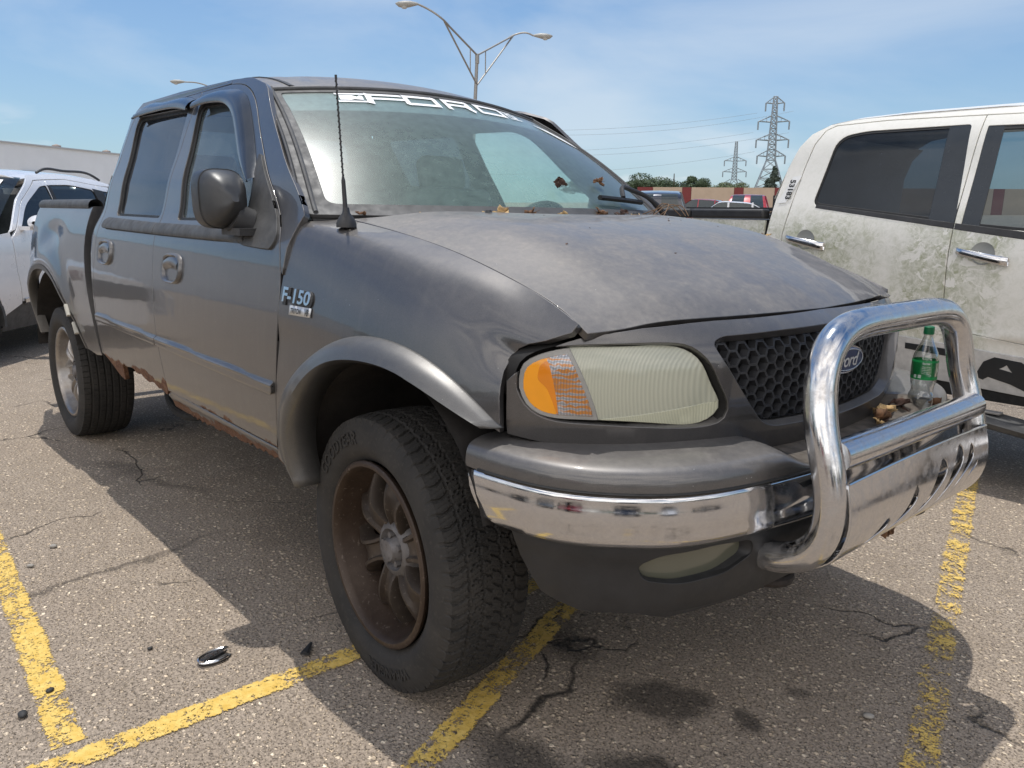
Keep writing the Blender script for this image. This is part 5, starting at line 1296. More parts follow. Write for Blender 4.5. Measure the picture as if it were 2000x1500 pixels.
# lower sill, decal and running board
def SILL(x, z): P = RS(x, z); return P
sd_ = panel('sill_moulding', [(-.9, .80), (1.3, .66), (1.3, .47), (-.9, .58)], SILL, simple('sill_white', (.52, .51, .49), .5, 0, .15, 25), ram, [], .04, .01, off=.010, **kw)
def dz(x): return -.06*(x-.4)
Apoly = [(.395, .595), (.425, .660), (.475, .690), (.60, .680), (.72, .60), (.75, .54), (.66, .52), (.56, .560), (.45, .585), (.425, .565), (.400, .575)]
tri = [(.498, .633), (.535, .660), (.565, .620)]
panel('sill_lettering', Apoly, SILL, simple('decal_black', (.015, .018, .022), .4), sd_, [tri], .02, .002, off=.0125, **kw)
panel('sill_lettering', [(.84, .64), (.88, .665), (1.15, .64), (1.2, .50), (1.12, .48), (1.08, .56), (.98, .50), (.93, .58), (.86, .54)], SILL, bpy.data.materials['decal_black'], sd_, [], .03, .002, off=.0125, **kw)
panel('sill_lettering', [(.30, .70), (.02, .71), (.02, .68), (.28, .665)], SILL, bpy.data.materials['decal_black'], sd_, [], .03, .002, off=.0125, **kw)
mb = MB(); G = [[(x, YR-.02+dy, zz_+.0-(x)*.11) for dy, zz_ in ((.10, .44), (.02, .465), (-.04, .462), (-.085, .45), (-.10, .425), (-.09, .40), (-.05, .385), (.10, .38))] for x in np.linspace(-.9, 1.35, 12)]
mb.grid(G); bo_ = mb.build('running_board', TRIM2, ram)
mb = MB()
for i in range(7): mb.box((-.7+i*.3, YR-.05, .469-(-.7+i*.3)*.11), (.06, .03, .004))
mb.build('step_pad', simple('step_grit', (.20, .19, .18), .8), bo_)
mb = MB(); mb.box((.2, YR+.6, .50), (1.2, .55, .05)); mb.build('underbody', DARK, ram)
# bed
def RB(x, z):
    x = np.atleast_1d(x); z = np.atleast_1d(z); k = card([.5, .8, 1.1, 1.3, 1.40]); return np.stack([x, YR+(k(z) @ np.array([.03, 0, 0, .02, .035])), z], 1)
bdo = [(-.935, 1.365), (-.935, .62), (-1.35, .62), (-1.42, .80), (-1.58, .97), (-1.8, 1.02), (-2.02, .97), (-2.18, .80), (-2.25, .62), (-2.75, .66), (-2.77, 1.385)]
bs_ = panel('bed_side', bdo, RB, WP, ram, [], .06, .02, **kw)
mb = MB()
for x0, x1 in ((-2.76, -1.50), (-1.49, -.94)): mb.box(((x0+x1)/2, YR+.055, 1.405), ((x1-x0)/2, .045, .030))
bevelled(mb.build('bed_rail_cap', TRIM, bs_), .015, 3)
mb = MB(); mb.box((-1.85, YR+.95, 1.36), (.92, .80, .01)); mb.box((-1.85, YR+1.82, 1.08), (.92, .03, .32)); mb.box((-1.3, YR+.2, 1.435), (.35, .03, .012)); mb.build('bed_cover', TRIM, ram)
mb = MB(); mb.box((-.93, YR+.95, 1.0), (.02, .84, .42)); mb.box((-.90, YR+.14, 1.42), (.02, .06, .10)); mb.build('bed_front_wall', TRIM, ram)
mb = MB(); mb.grid([[(x_, RS(x_, z)[0][1]+.01+(2*(YR+.93)-2*RS(x_, z)[0][1])*q, z) for q in np.linspace(0, 1, 4)] for x_, z in ((-.915, 1.0), (-.90, 1.3), (-.84, 1.68), (-.78, 1.81), (-.70, 1.88))]); mb.build('cab_rear_wall', WP, ram)
for xw in (-1.80, 1.95):
    wv = sub('wheel', ram); wv.location = (xw, YR+.17, .41)
    mb = MB(); mb.lathe([(.24, -.11), (.27, -.14), (.36, -.145), (.405, -.11), (.41, 0), (.405, .11), (.24, .12)], 40, 'Y'); mb.build('tyre', TYRE, wv)
    mb = MB(); mb.lathe([(.245, -.135), (.235, -.11), (.20, -.09), (.10, -.115), (.05, -.12), (0, -.12)], 32, 'Y'); mb.build('rim', CHROME, wv)
# front wing and bonnet beyond the frame's edge, simply shaped
fo2 = [(1.26, 1.24), (1.27, .72), (1.38, .70), (1.50, .92), (1.72, 1.04), (1.98, 1.06), (2.22, 1.02), (2.42, .90), (2.50, .72), (2.85, .66), (2.9, 1.0), (2.86, 1.16)]
panel('fender', fo2, RS, WP, ram, [], .06, .02, **kw)
mb = MB(); mb.grid([[(x, YR+.02+1.86*q, z+.05*(1-abs(2*q-1)**4)) for q in np.linspace(0, 1, 9)] for x, z in ((1.2, 1.26), (1.8, 1.24), (2.5, 1.20), (2.86, 1.12), (2.92, .7))]); mb.build('hood', WP, ram)
mb = MB(); mb.grid([[(x, YR+.12+dx+(1.62-2*dx)*q, z) for q in np.linspace(0, 1, 7)] for x, z, dx in ((1.22, 1.27, 0), (.90, 1.72, .08), (.72, 1.92, .12))]); mb.build('windshield', RG, ram)
# ================================================================== SILVER SUV BEHIND
def ground_z(y): return float(gz(0, y))
SILV = simple('silver_paint', (.74, .74, .75), .3, .15, .04, 3, Coat_Weight=.8, Coat_Roughness=.08)
suv = thing('suv', 'silver grey crossover with a price sheet in its windscreen, behind the grey pickup bed', 'SUV', (-7.93, -.725, 0), rad(-42))
def SS(x, z):
    x = np.atleast_1d(x); z = np.atleast_1d(z); k = card([.25, .42, .6, .85, 1.05, 1.15, 1.3, 1.5, 1.65, 1.74])
    y = k(z) @ np.array([.84, .90, .935, .93, .915, .895, .84, .765, .69, .60]); y = y-.10*np.clip((np.abs(x)-1.6)/.75, 0, 1)**2
    return np.stack([x, y, z], 1)
arcS = lambda c, r=.40: [(c+r*math.cos(t), .36+r*math.sin(t)) for t in np.linspace(math.pi, 0, 14)]
def two(name, outl, mat, holes=(), **k):
    a = panel(name, outl, SS, mat, suv, holes, .07, .02, side=(0, 1, 0), **k); b = panel(name, outl, SS, mat, suv, holes, .07, .02, side=(0, 1, 0), mirror=True, **k); return a, b
fdW = rnd([(.62, 1.165), (.36, 1.40), (-.02, 1.585), (-.15, 1.60), (-.17, 1.18)], [.05, .1, .05, .02, .02], 4)
rdW = rnd([(-.22, 1.18), (-.20, 1.605), (-.60, 1.62), (-1.05, 1.58), (-1.12, 1.24)], [.02, .02, .1, .05, .05], 4)
sf = [(.76, .52), (.80, .80), (.785, 1.10), (.68, 1.17), (.40, 1.43), (.02, 1.635), (-.18, 1.65), (-.195, 1.17), (-.20, .46)]
sr = [(-.205, .46), (-.20, 1.17), (-.185, 1.65), (-.6, 1.67), (-1.15, 1.63), (-1.20, 1.20), (-1.10, .92), (-1.0, .55), (-.95, .47)]
fD = two('front_door', sf, SILV, [fdW]); rD = two('rear_door', sr, SILV, [rdW])
fw2 = [(.77, .50)]+arcS(1.43)[::1][:0]+[(.98, .42)]+arcS(1.43)+[(1.86, .36), (2.22, .40), (2.26, .75), (2.15, .93), (1.7, 1.05), (.80, 1.15), (.81, .80)]
two('fender', fw2, SILV)
qW = rnd([(-1.27, 1.255), (-1.215, 1.575), (-1.62, 1.545), (-1.87, 1.29)], [.03, .05, .06, .05], 4)
qP = two('rear_quarter', [(-1.21, 1.20), (-1.16, 1.63), (-1.7, 1.60), (-2.1, 1.15), (-2.25, .9), (-2.25, .42), (-1.90, .36)]+arcS(-1.43)[::-1]+[(-1.01, .40), (-1.02, .55), (-1.12, .92)], SILV, [qW])
rl = [(.69, 1.18), (.80, 1.15), (.75, 1.18), (.46, 1.45), (.05, 1.69), (-.5, 1.725), (-1.2, 1.70), (-1.72, 1.62), (-1.18, 1.635), (-.6, 1.68), (-.18, 1.66), (.02, 1.645), (.40, 1.44)]
two('roof_pillar', rl, SILV)
SUVG = glass('suv_glass', (.20, .25, .26), dusty=.06, dcol=(.2, .22, .22), rough=.02)
for pw in ([(-.145, 1.18), (-.165, 1.60), (-.215, 1.60), (-.235, 1.18)], [(-1.10, 1.25), (-1.04, 1.59), (-1.24, 1.57), (-1.30, 1.26)]):
    for i in (0, 1): panel('pillar_trim', pw, SS, RUBBER, suv, [], .06, .004, side=(0, 1, 0), off=.003, mirror=bool(i))
for dd_, w_ in ((fD, fdW), (rD, rdW), (qP, qW)):
    for i in (0, 1):
        c = w_.mean(0); inn = c+(w_-c)*.955
        panel('window_seal', w_, SS, RUBBER, dd_[i], [inn], .06, .006, side=(0, 1, 0), off=-.004, mirror=bool(i)); panel('window', inn, SS, SUVG, dd_[i], [], .1, 0, side=(0, 1, 0), off=-.008, mirror=bool(i))
for i in (0, 1):
    s = (1, -1)[i]
    mb = MB(); mb.grid([[(x, s*(SS(x, z)[0][1]+o), z) for z, o in ((.545, 0), (.54, .014), (.505, .018), (.485, .002))] for x in np.linspace(.74, -.94, 10)]); mb.build('chrome_strip', CHROMEF, fD[i])
    mb = MB(); mb.grid([[(x, s*(SS(x, z)[0][1]-.01), z) for z in (.52, .40, .26)] for x in np.linspace(.98, -1.0, 10)]); mb.build('sill_cladding', TRIM2, suv)
    for c in (1.43, -1.43):
        mb = MB(); mb.grid([[(c+r_*math.cos(t), s*(SS(c, .5)[0][1]+o-.01), .36+r_*math.sin(t)) for r_, o in ((.36, -.10), (.372, .012), (.405, .012), (.412, -.01))] for t in np.linspace(-.1, math.pi+.1, 24)]); mb.build('arch_cladding', TRIM2, suv)
        wv = sub('wheel', suv); wv.location = (c, s*.80, .355)
        if s > 0: wv.rotation_euler = (0, 0, math.pi)
        mb = MB(); mb.lathe([(.21, -.09), (.235, -.115), (.31, -.12), (.35, -.09), (.355, 0), (.35, .09), (.22, .1)], 36, 'Y'); mb.build('tyre', TYRE, wv)
        mb = MB(); mb.lathe([(.215, -.11), (.205, -.10), (.195, -.06), (.06, -.075), (0, -.08)], 30, 'Y')
        for k in range(5): t = 2*math.pi*k/5; mb.box((.12*math.cos(t), -.085, .12*math.sin(t)), (.095, .012, .022), Matrix.Rotation(-t, 3, 'Y'))
        mb.build('rim', CHROME, wv)
    mb = MB(); G = []
    for q in np.linspace(0, 1, 10):
        k = math.sin(min(1, q*1.3+.05)*math.pi/2)**.6; G.append([(.60-.13*q+.03, s*(1.03+.115*k*math.cos(t)), 1.235+.075*k*math.sin(t)) for t in np.linspace(0, 2*math.pi, 20, endpoint=False)])
    mb.grid(G, closed=True); mb.f.append(tuple(range(len(mb.v)-20, len(mb.v)))); mb.m.append(0); mb.box((.60, s*.925, 1.185), (.035, .06, .018)); mb.build('wing_mirror', SILV, suv)
# windscreen, roof, bonnet, nose
def SWS(s, t): s = np.atleast_1d(s); t = np.atleast_1d(t); return np.stack([1.10-.22*s*s+(.08-1.10-.02*s*s+.22*s*s)*t, s*(.80-.18*t), 1.10+.60*t-.03*s*s*t+.04*np.sin(np.pi*t)], 1)
panel('windshield', [(-.98, .02), (-.98, .98), (.98, .98), (.98, .02)], SWS, SUVG, suv, [], .12, 0, side=(1, 0, 1)); 
mb = MB(); P = SWS(np.array([.42, .42, .78, .78]), np.array([.66, .88, .88, .66])); P[:, 2] += .012; mb.add(P, [(0, 1, 2, 3)]); mb.build('price_sheet', STICK, suv, smooth=False)
def SRF(x, y): x = np.atleast_1d(x); y = np.atleast_1d(y); return np.stack([x, y, 1.765-.075*(np.abs(y)/.62)**3-.05*np.clip((x+.55)/.65, 0, 1)**2-.09*np.clip((-1.1-x)/.75, 0, 1)**2], 1)
rf_ = panel('roof', [(.10, -.60), (.10, .60), (-1.8, .60), (-1.8, -.60)], SRF, SILV, suv, [], .15, .02, side=(0, 0, 1))
for s in (-1, 1):
    mb = MB(); mb.tube(smooth_pts([(-.25, s*.58, 1.725), (-.33, s*.58, 1.755), (-.7, s*.58, 1.768), (-1.3, s*.58, 1.755), (-1.5, s*.58, 1.70)], 24), .014, 8); mb.build('roof_rail', TRIM, suv)
def SBN(x, y): x = np.atleast_1d(x); y = np.atleast_1d(y); return np.stack([x, y, 1.13-.10*np.clip((x-1.0)/1.2, 0, 1)**1.5-.04*(np.abs(y)/.85)**3+0*x], 1)
panel('hood', [(.86, -.84), (1.12, -.4), (1.14, 0), (1.12, .4), (.86, .84), (2.0, .82), (2.2, .5), (2.26, 0), (2.2, -.5), (2.0, -.82)], SBN, SILV, suv, [], .1, .02, side=(0, 0, 1))
mb = MB(); mb.grid([[(2.28-.35*(abs(y)/.86)**3-.02*(1-z), y, z) for y in np.linspace(-.86, .86, 13)] for z in (1.02, .8, .6, .4, .28)]); bevelled(mb.build('front_bumper', SILV, suv), .01)
mb = MB(); mb.grid([[(2.30-.35*(abs(y)/.86)**3, y, z) for y in np.linspace(-.5, .5, 9)] for z in (.92, .66)]); mb.build('grille', TRIM, suv)
for s in (-1, 1):
    mb = MB(); mb.grid([[(2.275-.33*(abs(y)/.86)**3, s*y, z) for y in np.linspace(.55, .84, 6)] for z in (.97, .84)]); mb.build('headlight', CHROMEF, suv)
mb = MB(); mb.grid([[(-2.25, y, .4), (-2.27, y, .9), (-2.1, y, 1.15), (-1.8, y, 1.60)] for y in np.linspace(-.8, .8, 6)]); mb.build('tailgate', SILV, suv)
mb = MB(); mb.box((0, 0, .38), (1.9, .78, .10)); mb.box((.1, 0, .95), (.9, .85, .02)); mb.build('underbody', DARK, suv)
mb = MB(); mb.box((.05, .38, 1.2), (.07, .22, .30)); mb.box((-.95, 0, 1.15), (.07, .6, .30)); mb.box((.05, -.38, 1.2), (.07, .22, .30)); bevelled(mb.build('seats', FABRIC, suv), .05, 3)
mb = MB(); mb.tube([(.42+.0, .38+.18*math.cos(t), 1.20+.18*math.sin(t)) for t in np.linspace(0, 6.28, 24, endpoint=False)], .014, 6, closed=True); mb.build('steering_wheel', TRIM, suv)
mb = MB(); mb.lathe([(0, -.10), (.07, -.08), (.10, 0), (.06, .07), (0, .09)], 14, 'Z', (.18, .30, 1.30)); tag(mb.build('bag', simple('green_white_bag', (.42, .60, .25), .7, 0, .5, 9), None), 'pale green and yellow bag seen through the silver crossover\'s side window', 'bag'); bag = bpy.data.objects['bag']; bag.matrix_world = suv.matrix_basis @ Matrix.Identity(4)
# ================================================================== SIMPLE PARKED VEHICLES
def vehicle(name, label, cat, loc, rz, L_, W_, H_, paintm, kind='sedan', group=None, rail=False):
    t = thing(name, label, cat, (loc[0], loc[1], ground_z(loc[1]) if len(loc) < 3 else loc[2]), rz, group)
    h = L_/2; hw = W_/2; belt = .62*H_ if kind != 'suv' else .60*H_
    # body sides and deck as one swept shell
    if kind == 'sedan': dk = [(-h, .40*H_), (-h+.06, .66*H_), (-h+.35, .70*H_), (-.25*L_, .70*H_), (.18*L_, .64*H_), (.40*L_, .58*H_), (h-.05, .48*H_), (h, .30*H_)]
    elif kind == 'truck': dk = [(-h, .40*H_), (-h+.03, .68*H_), (-.12*L_, .69*H_), (.15*L_, .66*H_), (.40*L_, .63*H_), (h-.05, .54*H_), (h, .3*H_)]
    else: dk = [(-h, .35*H_), (-h+.05, .62*H_), (-.3*L_, .64*H_), (.16*L_, .62*H_), (.38*L_, .58*H_), (h-.05, .48*H_), (h, .28*H_)]
    mb = MB(); G = []
    for x in np.linspace(-h, h, 30):
        top = float(np.interp(x, [p[0] for p in dk], [p[1] for p in dk])); w = hw*(1-.16*max(0, abs(x/h)-.72)/.28); r_ = []
        for y, z in ((-.88, .20*H_), (-.97, .30*H_), (-1.0, .45*H_), (-.97, top-.10), (-.90, top-.02), (-.6, top+.012), (0, top+.02), (.6, top+.012), (.90, top-.02), (.97, top-.10), (1.0, .45*H_), (.97, .30*H_), (.88, .20*H_)): r_.append((x, y*w, min(z, top+.02)))
        G.append(r_)
    mb.grid(G); n = 13
    mb.f += [tuple(range(n)), tuple(range(len(mb.v)-n, len(mb.v)))[::-1]]; mb.m += [0, 0]; mb.build('body', paintm, t)
    if kind == 'sedan': cab = [(-.36*L_, .70*H_), (-.20*L_, .97*H_), (0, H_), (.06*L_, .985*H_), (.21*L_, .66*H_)]
    elif kind == 'truck': cab = [(-.13*L_, .68*H_), (-.10*L_, .97*H_), (.0, H_), (.09*L_, .985*H_), (.19*L_, .66*H_)]
    else: cab = [(-.46*L_, .62*H_), (-.42*L_, .93*H_), (-.2*L_, H_), (.06*L_, .985*H_), (.19*L_, .62*H_)]
    ca = np.array(cab); tt = np.linspace(0, len(cab)-1, 24); cc = np.stack([np.interp(tt, range(len(cab)), ca[:, 0]), np.interp(tt, range(len(cab)), ca[:, 1])], 1)
    for _ in range(2): cc[1:-1] = (cc[:-2]+2*cc[1:-1]+cc[2:])/4
    mb = MB(); G = []
    for x, z in cc:
        f = (z-belt)/(H_-belt); f = max(0, min(1, f)); wb = hw*.93; wt = hw*(.93-.22*f); G.append([(x, -wt, z-.03), (x, -wt*.85, z), (x, 0, z+.015), (x, wt*.85, z), (x, wt, z-.03)])
    mb.grid(G); mb.build('roof', paintm, t)
    mb = MB()
    for s in (-1, 1):
        lo = [(x, s*hw*.935, belt+.03) for x, z in cc]; hi = [(x, s*hw*(.925-.22*max(0, min(1, (z-belt)/(H_-belt)))), z-.035) for x, z in cc]; mb.grid([lo, hi])
    sg_ = mb.build('side_windows', VGL, t)
    mb = MB()
    xs_ = [-.20*L_, -.02*L_] if kind != 'suv' else [-.28*L_, -.08*L_]
    for s in (-1, 1):
        for x in xs_: mb.tube([(x, s*hw*.945, belt), (x, s*hw*.72, H_-.05)], .03, 5)
    mb.build('pillars', paintm, t)
    for nm_, a, b in (('rear_window', 0, 6), ('windshield', 17, 23)):
        mb = MB(); P = cc[a:b+1]; mb.grid([[(x, s_*hw*(.80-.15*max(0, (z-belt)/(H_-belt))), z+.012) for s_ in (-.95, -.5, 0, .5, .95)] for x, z in P if z < H_-.03])
        mb.build(nm_, VGL, t)
    r_ = .33 if kind == 'sedan' else .37
    for c in (-.30*L_, .31*L_):
        for s in (-1, 1):
            mb = MB(); mb.lathe([(r_*.6, -.10), (r_*.9, -.11), (r_, -.07), (r_, .07), (r_*.9, .1), (r_*.6, .1)], 20, 'Y', (c, s*(hw-.10), r_)); mb.lathe([(r_*.62, s*.09), (r_*.5, s*.06), (0, s*.08)], 14, 'Y', (c, s*(hw-.10), r_), mi=1); mb.build('wheel', None, t, mats=[TYRE, CHROME])
    for s in (-1, 1):
        mb = MB(); mb.box((h-.07, s*hw*.70, .50*H_), (.06, hw*.18, .05)); bevelled(mb.build('headlight', CHROMEF, t), .02)
        mb = MB(); mb.box((-h+.03, s*hw*.76, .55*H_), (.05, hw*.12, .08)); bevelled(mb.build('tail_light', REDL, t), .02)
    mb = MB(); mb.box((0, 0, .22*H_), (h*.9, hw*.85, .06)); mb.build('underbody', DARK, t)
    return t
VGL = simple('far_window_glass', (.03, .04, .045), .08, 0, .1); REDL = simple('red_lamp', (.35, .02, .02), .25)
NAVY = simple('navy_paint', (.016, .020, .034), .25, .3, .1, 3, Coat_Weight=1.0); WHT = simple('white_paint', (.72, .72, .72), .3, 0, .04, 3, Coat_Weight=.8); REDP = simple('red_paint', (.33, .012, .015), .3, .1, .1, 3, Coat_Weight=1.0); GREYP = simple('grey_green_paint', (.16, .18, .19), .3, .5, .1, 3, Coat_Weight=1.0); BLKP = simple('black_paint', (.012, .012, .014), .2, .1, .1, 3, Coat_Weight=1.0)
vehicle('van', 'dark navy van roof beyond the far wing mirror', 'van', (-16.7, 21.4), rad(125), 4.9, 2.0, 1.78, NAVY, 'suv')
vehicle('sedan', 'white sedan roof showing over the white pickup bed', 'car', (-13.2, 20.3), rad(212), 4.0, 1.82, 1.44, WHT, 'sedan')
vehicle('car', 'bright red car behind the white sedan', 'car', (-22.6, 32.0), rad(200), 4.5, 1.82, 1.45, REDP, 'sedan')
vehicle('suv', 'dark red crossover with roof rails right of the white sedan', 'SUV', (-17.5, 28.2), rad(-60), 4.6, 1.85, 1.66, REDP, 'suv')
vehicle('suv', 'grey green SUV partly hidden by the white pickup cab', 'SUV', (-10.9, 22.6), rad(-50), 4.9, 1.95, 1.86, GREYP, 'suv')
vehicle('suv', 'black SUV whose roof shows above the silver crossover', 'SUV', (-17.2, 1.9), rad(-30), 4.9, 1.95, 1.98, BLKP, 'suv')
vehicle('car', 'dark parked car in the row across the lot, left of the silver crossover', 'car', (-30.5, 2.6), rad(70), 4.7, 1.85, 1.45, BLKP, 'sedan')
# cars across the aisle, seen as reflections in the paint and chrome
for i, (x, y, rz, m, k) in enumerate(((-6.5, -11.5, 80, WHT, 'suv'), (-3.2, -11.8, 82, BLKP, 'sedan'), (.2, -11.6, 78, GREYP, 'truck'), (3.6, -11.2, 80, REDP, 'suv'), (9.5, -7.5, 150, NAVY, 'truck'), (11.5, -3.6, 155, WHT, 'sedan'), (12.5, 1.5, 160, BLKP, 'suv'))):
    vehicle('car', ['white crossover', 'black sedan', 'grey green pickup', 'red crossover', 'navy pickup', 'white sedan', 'black crossover'][i]+' parked across the aisle behind the viewer', 'car', (x, y), rad(rz), 4.8, 1.88, {'sedan': 1.46, 'suv': 1.72, 'truck': 1.85}[k], m, k, 'cars parked across the aisle')
# ================================================================== BUILDING, WALL
bw = thing('warehouse', 'long flat roofed white warehouse behind the silver crossover', 'building', (-76.9, 11.6, 0))
WW = simple('white_cladding', (.76, .78, .79), .7, 0, .05, .4)
BZ = 5.95; P1 = Vector((-76.93, 11.575, 0)); P2 = Vector((-84.5, 22.05, 0)); dirb = (P2-P1).normalized(); A = P1-dirb*60; Bq = P1+dirb*110; nb = Vector((-dirb.y, dirb.x, 0)); nb = nb if nb.dot(P1-CP) > 0 else -nb
bw.location = (0, 0, 0)
mb = MB(); mb.prism([A, Bq, Bq+nb*40, A+nb*40], (0, 0, BZ+.55)); mb.build('wall', WW, bw, smooth=False)
mb = MB(); mb.prism([A-nb*.15+Vector((0, 0, BZ+.55)), Bq-nb*.15+Vector((0, 0, BZ+.55)), Bq+nb*40+Vector((0, 0, BZ+.55)), A+nb*40+Vector((0, 0, BZ+.55))], (0, 0, .12)); mb.build('roof_edge', simple('grey_flashing', (.45, .46, .47), .6), bw, smooth=False)
for q in (13.0, 5.0, 20): 
    c = P1+dirb*q+nb*6; mb = MB(); mb.lathe([(.30, BZ+.6), (.30, BZ+1.15), (.42, BZ+1.2), (.42, BZ+1.35), (0, BZ+1.5)], 12, 'Z', (c.x, c.y, 0)); mb.build('roof_vent', simple('vent_brown', (.30, .25, .22), .7) if 'vent_brown' not in bpy.data.materials else bpy.data.materials['vent_brown'], bw)
c = P1+dirb*2.0; mb = MB()
mb.prism([c-nb*.05+Vector((0, 0, 1.2)), c+dirb*2.0-nb*.05+Vector((0, 0, 1.2)), c+dirb*2.0-nb*.05+Vector((0, 0, 4.3)), c-nb*.05+Vector((0, 0, 4.3))], nb*-.04); wn = mb.build('window', simple('pale_window', (.40, .42, .44), .4), bw, smooth=False)
mb = MB()
for a, b in (((0, 1.2), (0, 4.3)), ((2, 1.2), (2, 4.3)), ((0, 4.3), (2, 4.3)), ((0, 1.2), (2, 1.2))): mb.tube([c+dirb*a[0]-nb*.12+Vector((0, 0, a[1])), c+dirb*b[0]-nb*.12+Vector((0, 0, b[1]))], .09, 6)
for i in range(3):
    for j in range(3): mb.box(c+dirb*(.45+i*.55)-nb*.12+Vector((0, 0, 1.7+j*.9)), (.03, .18, .33))
mb.build('frame', simple('grey_frame', (.25, .26, .27), .6), wn)
fwall = thing('boundary_wall', 'low tan and dark red panelled wall across the far side of the lot', 'wall')
W0 = Vector((-47.5, 48.8, 0)); W1 = Vector((-33.9, 57.6, 0)); dw = (W1-W0).normalized(); TANM = simple('tan_panels', (.42, .33, .25), .8, 0, .06, 1.5); REDM = simple('dark_red_panels', (.16, .03, .03), .8)
zw = 1.3; H0 = 3.72
mb = MB(); mr2 = MB(); q = 5.2
for i in range(16):
    for mbx, wdt in ((mr2, .75 if i % 3 else 1.3), (mb, 3.4 if i % 2 else 2.4)):
        a = W0+dw*q; b = W0+dw*(q+wdt-.02); mbx.prism([(a.x, a.y, zw-.6), (b.x, b.y, zw-.6), (b.x, b.y, H0), (a.x, a.y, H0)], (-dw.y*.2, dw.x*.2, 0)); q += wdt
mb.build('tan_panels', TANM, fwall, smooth=False); mr2.build('red_panels', REDM, fwall, smooth=False)
# ================================================================== LAMP POSTS, PYLONS
STEEL = simple('galvanised_steel', (.30, .29, .27), .5, .5)
def arm(mb, top, low, tip, el):
    top, low, tip, el = map(Vector, (top, low, tip, el)); d = (tip-el); h = Vector((d.x, d.y, 0)).normalized()
    knee = top+(el-top)*.93
    mb.tube([top, knee], .042, 8); mb.tube([low, knee], .038, 8); s1 = top+(knee-top)*.22; s2 = low+(knee-low)*.22; mb.tube([s1, s2], .026, 6)
    P = smooth_pts([top+(el-top)*.78, el, el+(tip-el)*.45+Vector((0, 0, .10)), tip-h*.25], 18); mb.tube(P, .040, 8)
    return h
def lamphead(tip, h, parent):
    mb = MB(); n = Vector((-h.y, h.x, 0)); G = []
    for q, w, zt_, zb_ in ((0, .05, .05, -.03), (.12, .10, .08, -.06), (.35, .17, .12, -.12), (.6, .19, .11, -.17), (.8, .15, .07, -.12), (.92, .04, .02, -.02)):
        c = Vector(tip)+h*(q-.25)*1.0; G.append([c+n*w*math.cos(t)+Vector((0, 0, (zt_ if math.sin(t) > 0 else -zb_)*math.sin(t))) for t in np.linspace(0, 2*math.pi, 14, endpoint=False)])
    mb.grid(G, closed=True); hd = mb.build('lamp_head', simple('lamp_housing', (.34, .34, .32), .5) if 'lamp_housing' not in bpy.data.materials else bpy.data.materials['lamp_housing'], parent)
    mb = MB(); mb.lathe([(0, -.20), (.09, -.18), (.14, -.12), (.15, -.07)], 14, 'Z', tuple(Vector(tip)+h*.32)); mb.build('lamp_glass', simple('lamp_lens', (.42, .43, .42), .2) if 'lamp_lens' not in bpy.data.materials else bpy.data.materials['lamp_lens'], hd)
def post(label, base, tipL, elL, tipR, elR, ztop):
    t = thing('street_lamp', label, 'lamp post', (base[0], base[1], base[2]), 0, 'double armed lamp posts in the lot'); t.location = (0, 0, 0)
    mb = MB(); B_ = Vector(base); T = Vector(ztop); mb.tube([B_, B_+(T-B_)*.97], [.11, .075], 14); mb.tube([T-Vector((0, 0, .35)), T+Vector((0, 0, .05))], .095, 12); mb.build('pole', STEEL, t)
    for tip, el in ((tipL, elL), (tipR, elR)):
        mb = MB(); h = arm(mb, T, T-Vector((0, 0, 1.25)), tip, el); mb.build('arm', STEEL, t); lamphead(tip, h, t)
    return t
post('tall galvanised lamp post with two raised arms rising behind the grey pickup roof', (-27.87, 21.53, .35), (-27.149, 17.974, 9.637), (-26.46, 18.93, 9.15), (-28.223, 26.023, 9.751), (-28.95, 25.2, 9.80), (-27.664, 21.79, 8.25))
post('distant lamp post, only one lamp head showing over the cab roof', (-52.0, 21.7, .35), (-53.55, 18.1, 9.43), (-52.9, 19.6, 9.25), (-50.2, 25.4, 9.4), (-51.0, 24.2, 9.2), (-52.0, 21.7, 8.2))
PYL = simple('pylon_steel', (.34, .37, .40), .6, .3)
def pylon(label, base, w0, H_, arms, rz, r_):
    t = thing('electricity_pylon', label, 'pylon', base, rz, 'electricity pylons on the skyline')
    waist = .42*H_; w = lambda z: (w0+(w0*.22-w0)*min(1, z/waist)) if z < waist else w0*.22-(w0*.13)*(z-waist)/(H_-waist)
    zs_ = list(np.linspace(0, waist, 6))+list(np.linspace(waist, H_, 13))[1:]; mb = MB()
    cn = ((-1, -1), (1, -1), (1, 1), (-1, 1))
    for sx, sy in cn: mb.tube([(sx*w(z), sy*w(z), z) for z in zs_], r_*1.3, 4)
    for a, b in zip(zs_[:-1], zs_[1:]):
        for k in range(4):
            p, q = cn[k], cn[(k+1) % 4]
            mb.tube([(p[0]*w(a), p[1]*w(a), a), (q[0]*w(b), q[1]*w(b), b)], r_*.7, 3); mb.tube([(q[0]*w(a), q[1]*w(a), a), (p[0]*w(b), p[1]*w(b), b)], r_*.7, 3)
            mb.tube([(p[0]*w(b), p[1]*w(b), b), (q[0]*w(b), q[1]*w(b), b)], r_*.7, 3)
    mb.build('lattice_tower', PYL, t)
    for z, L_ in arms:
        mb = MB()
        for s in (-1, 1):
            ww = w(z)
            for sy in (-1, 1): mb.tube([(s*ww, sy*ww, z), (s*L_, 0, z+.2)], r_, 4); mb.tube([(s*ww, sy*ww, z+1.7), (s*L_, 0, z+.2)], r_*.8, 4)
            for q in (.35, .65): mb.tube([(s*(ww+(L_-ww)*q), 0, z), (s*(ww+(L_-ww)*q), 0, z+1.5*(1-q))], r_*.6, 3)
            mb.tube([(s*L_, 0, z+.2), (s*L_, 0, z-2.2)], r_*1.6, 4)
        mb.build('cross_arm', PYL, t)
    return t
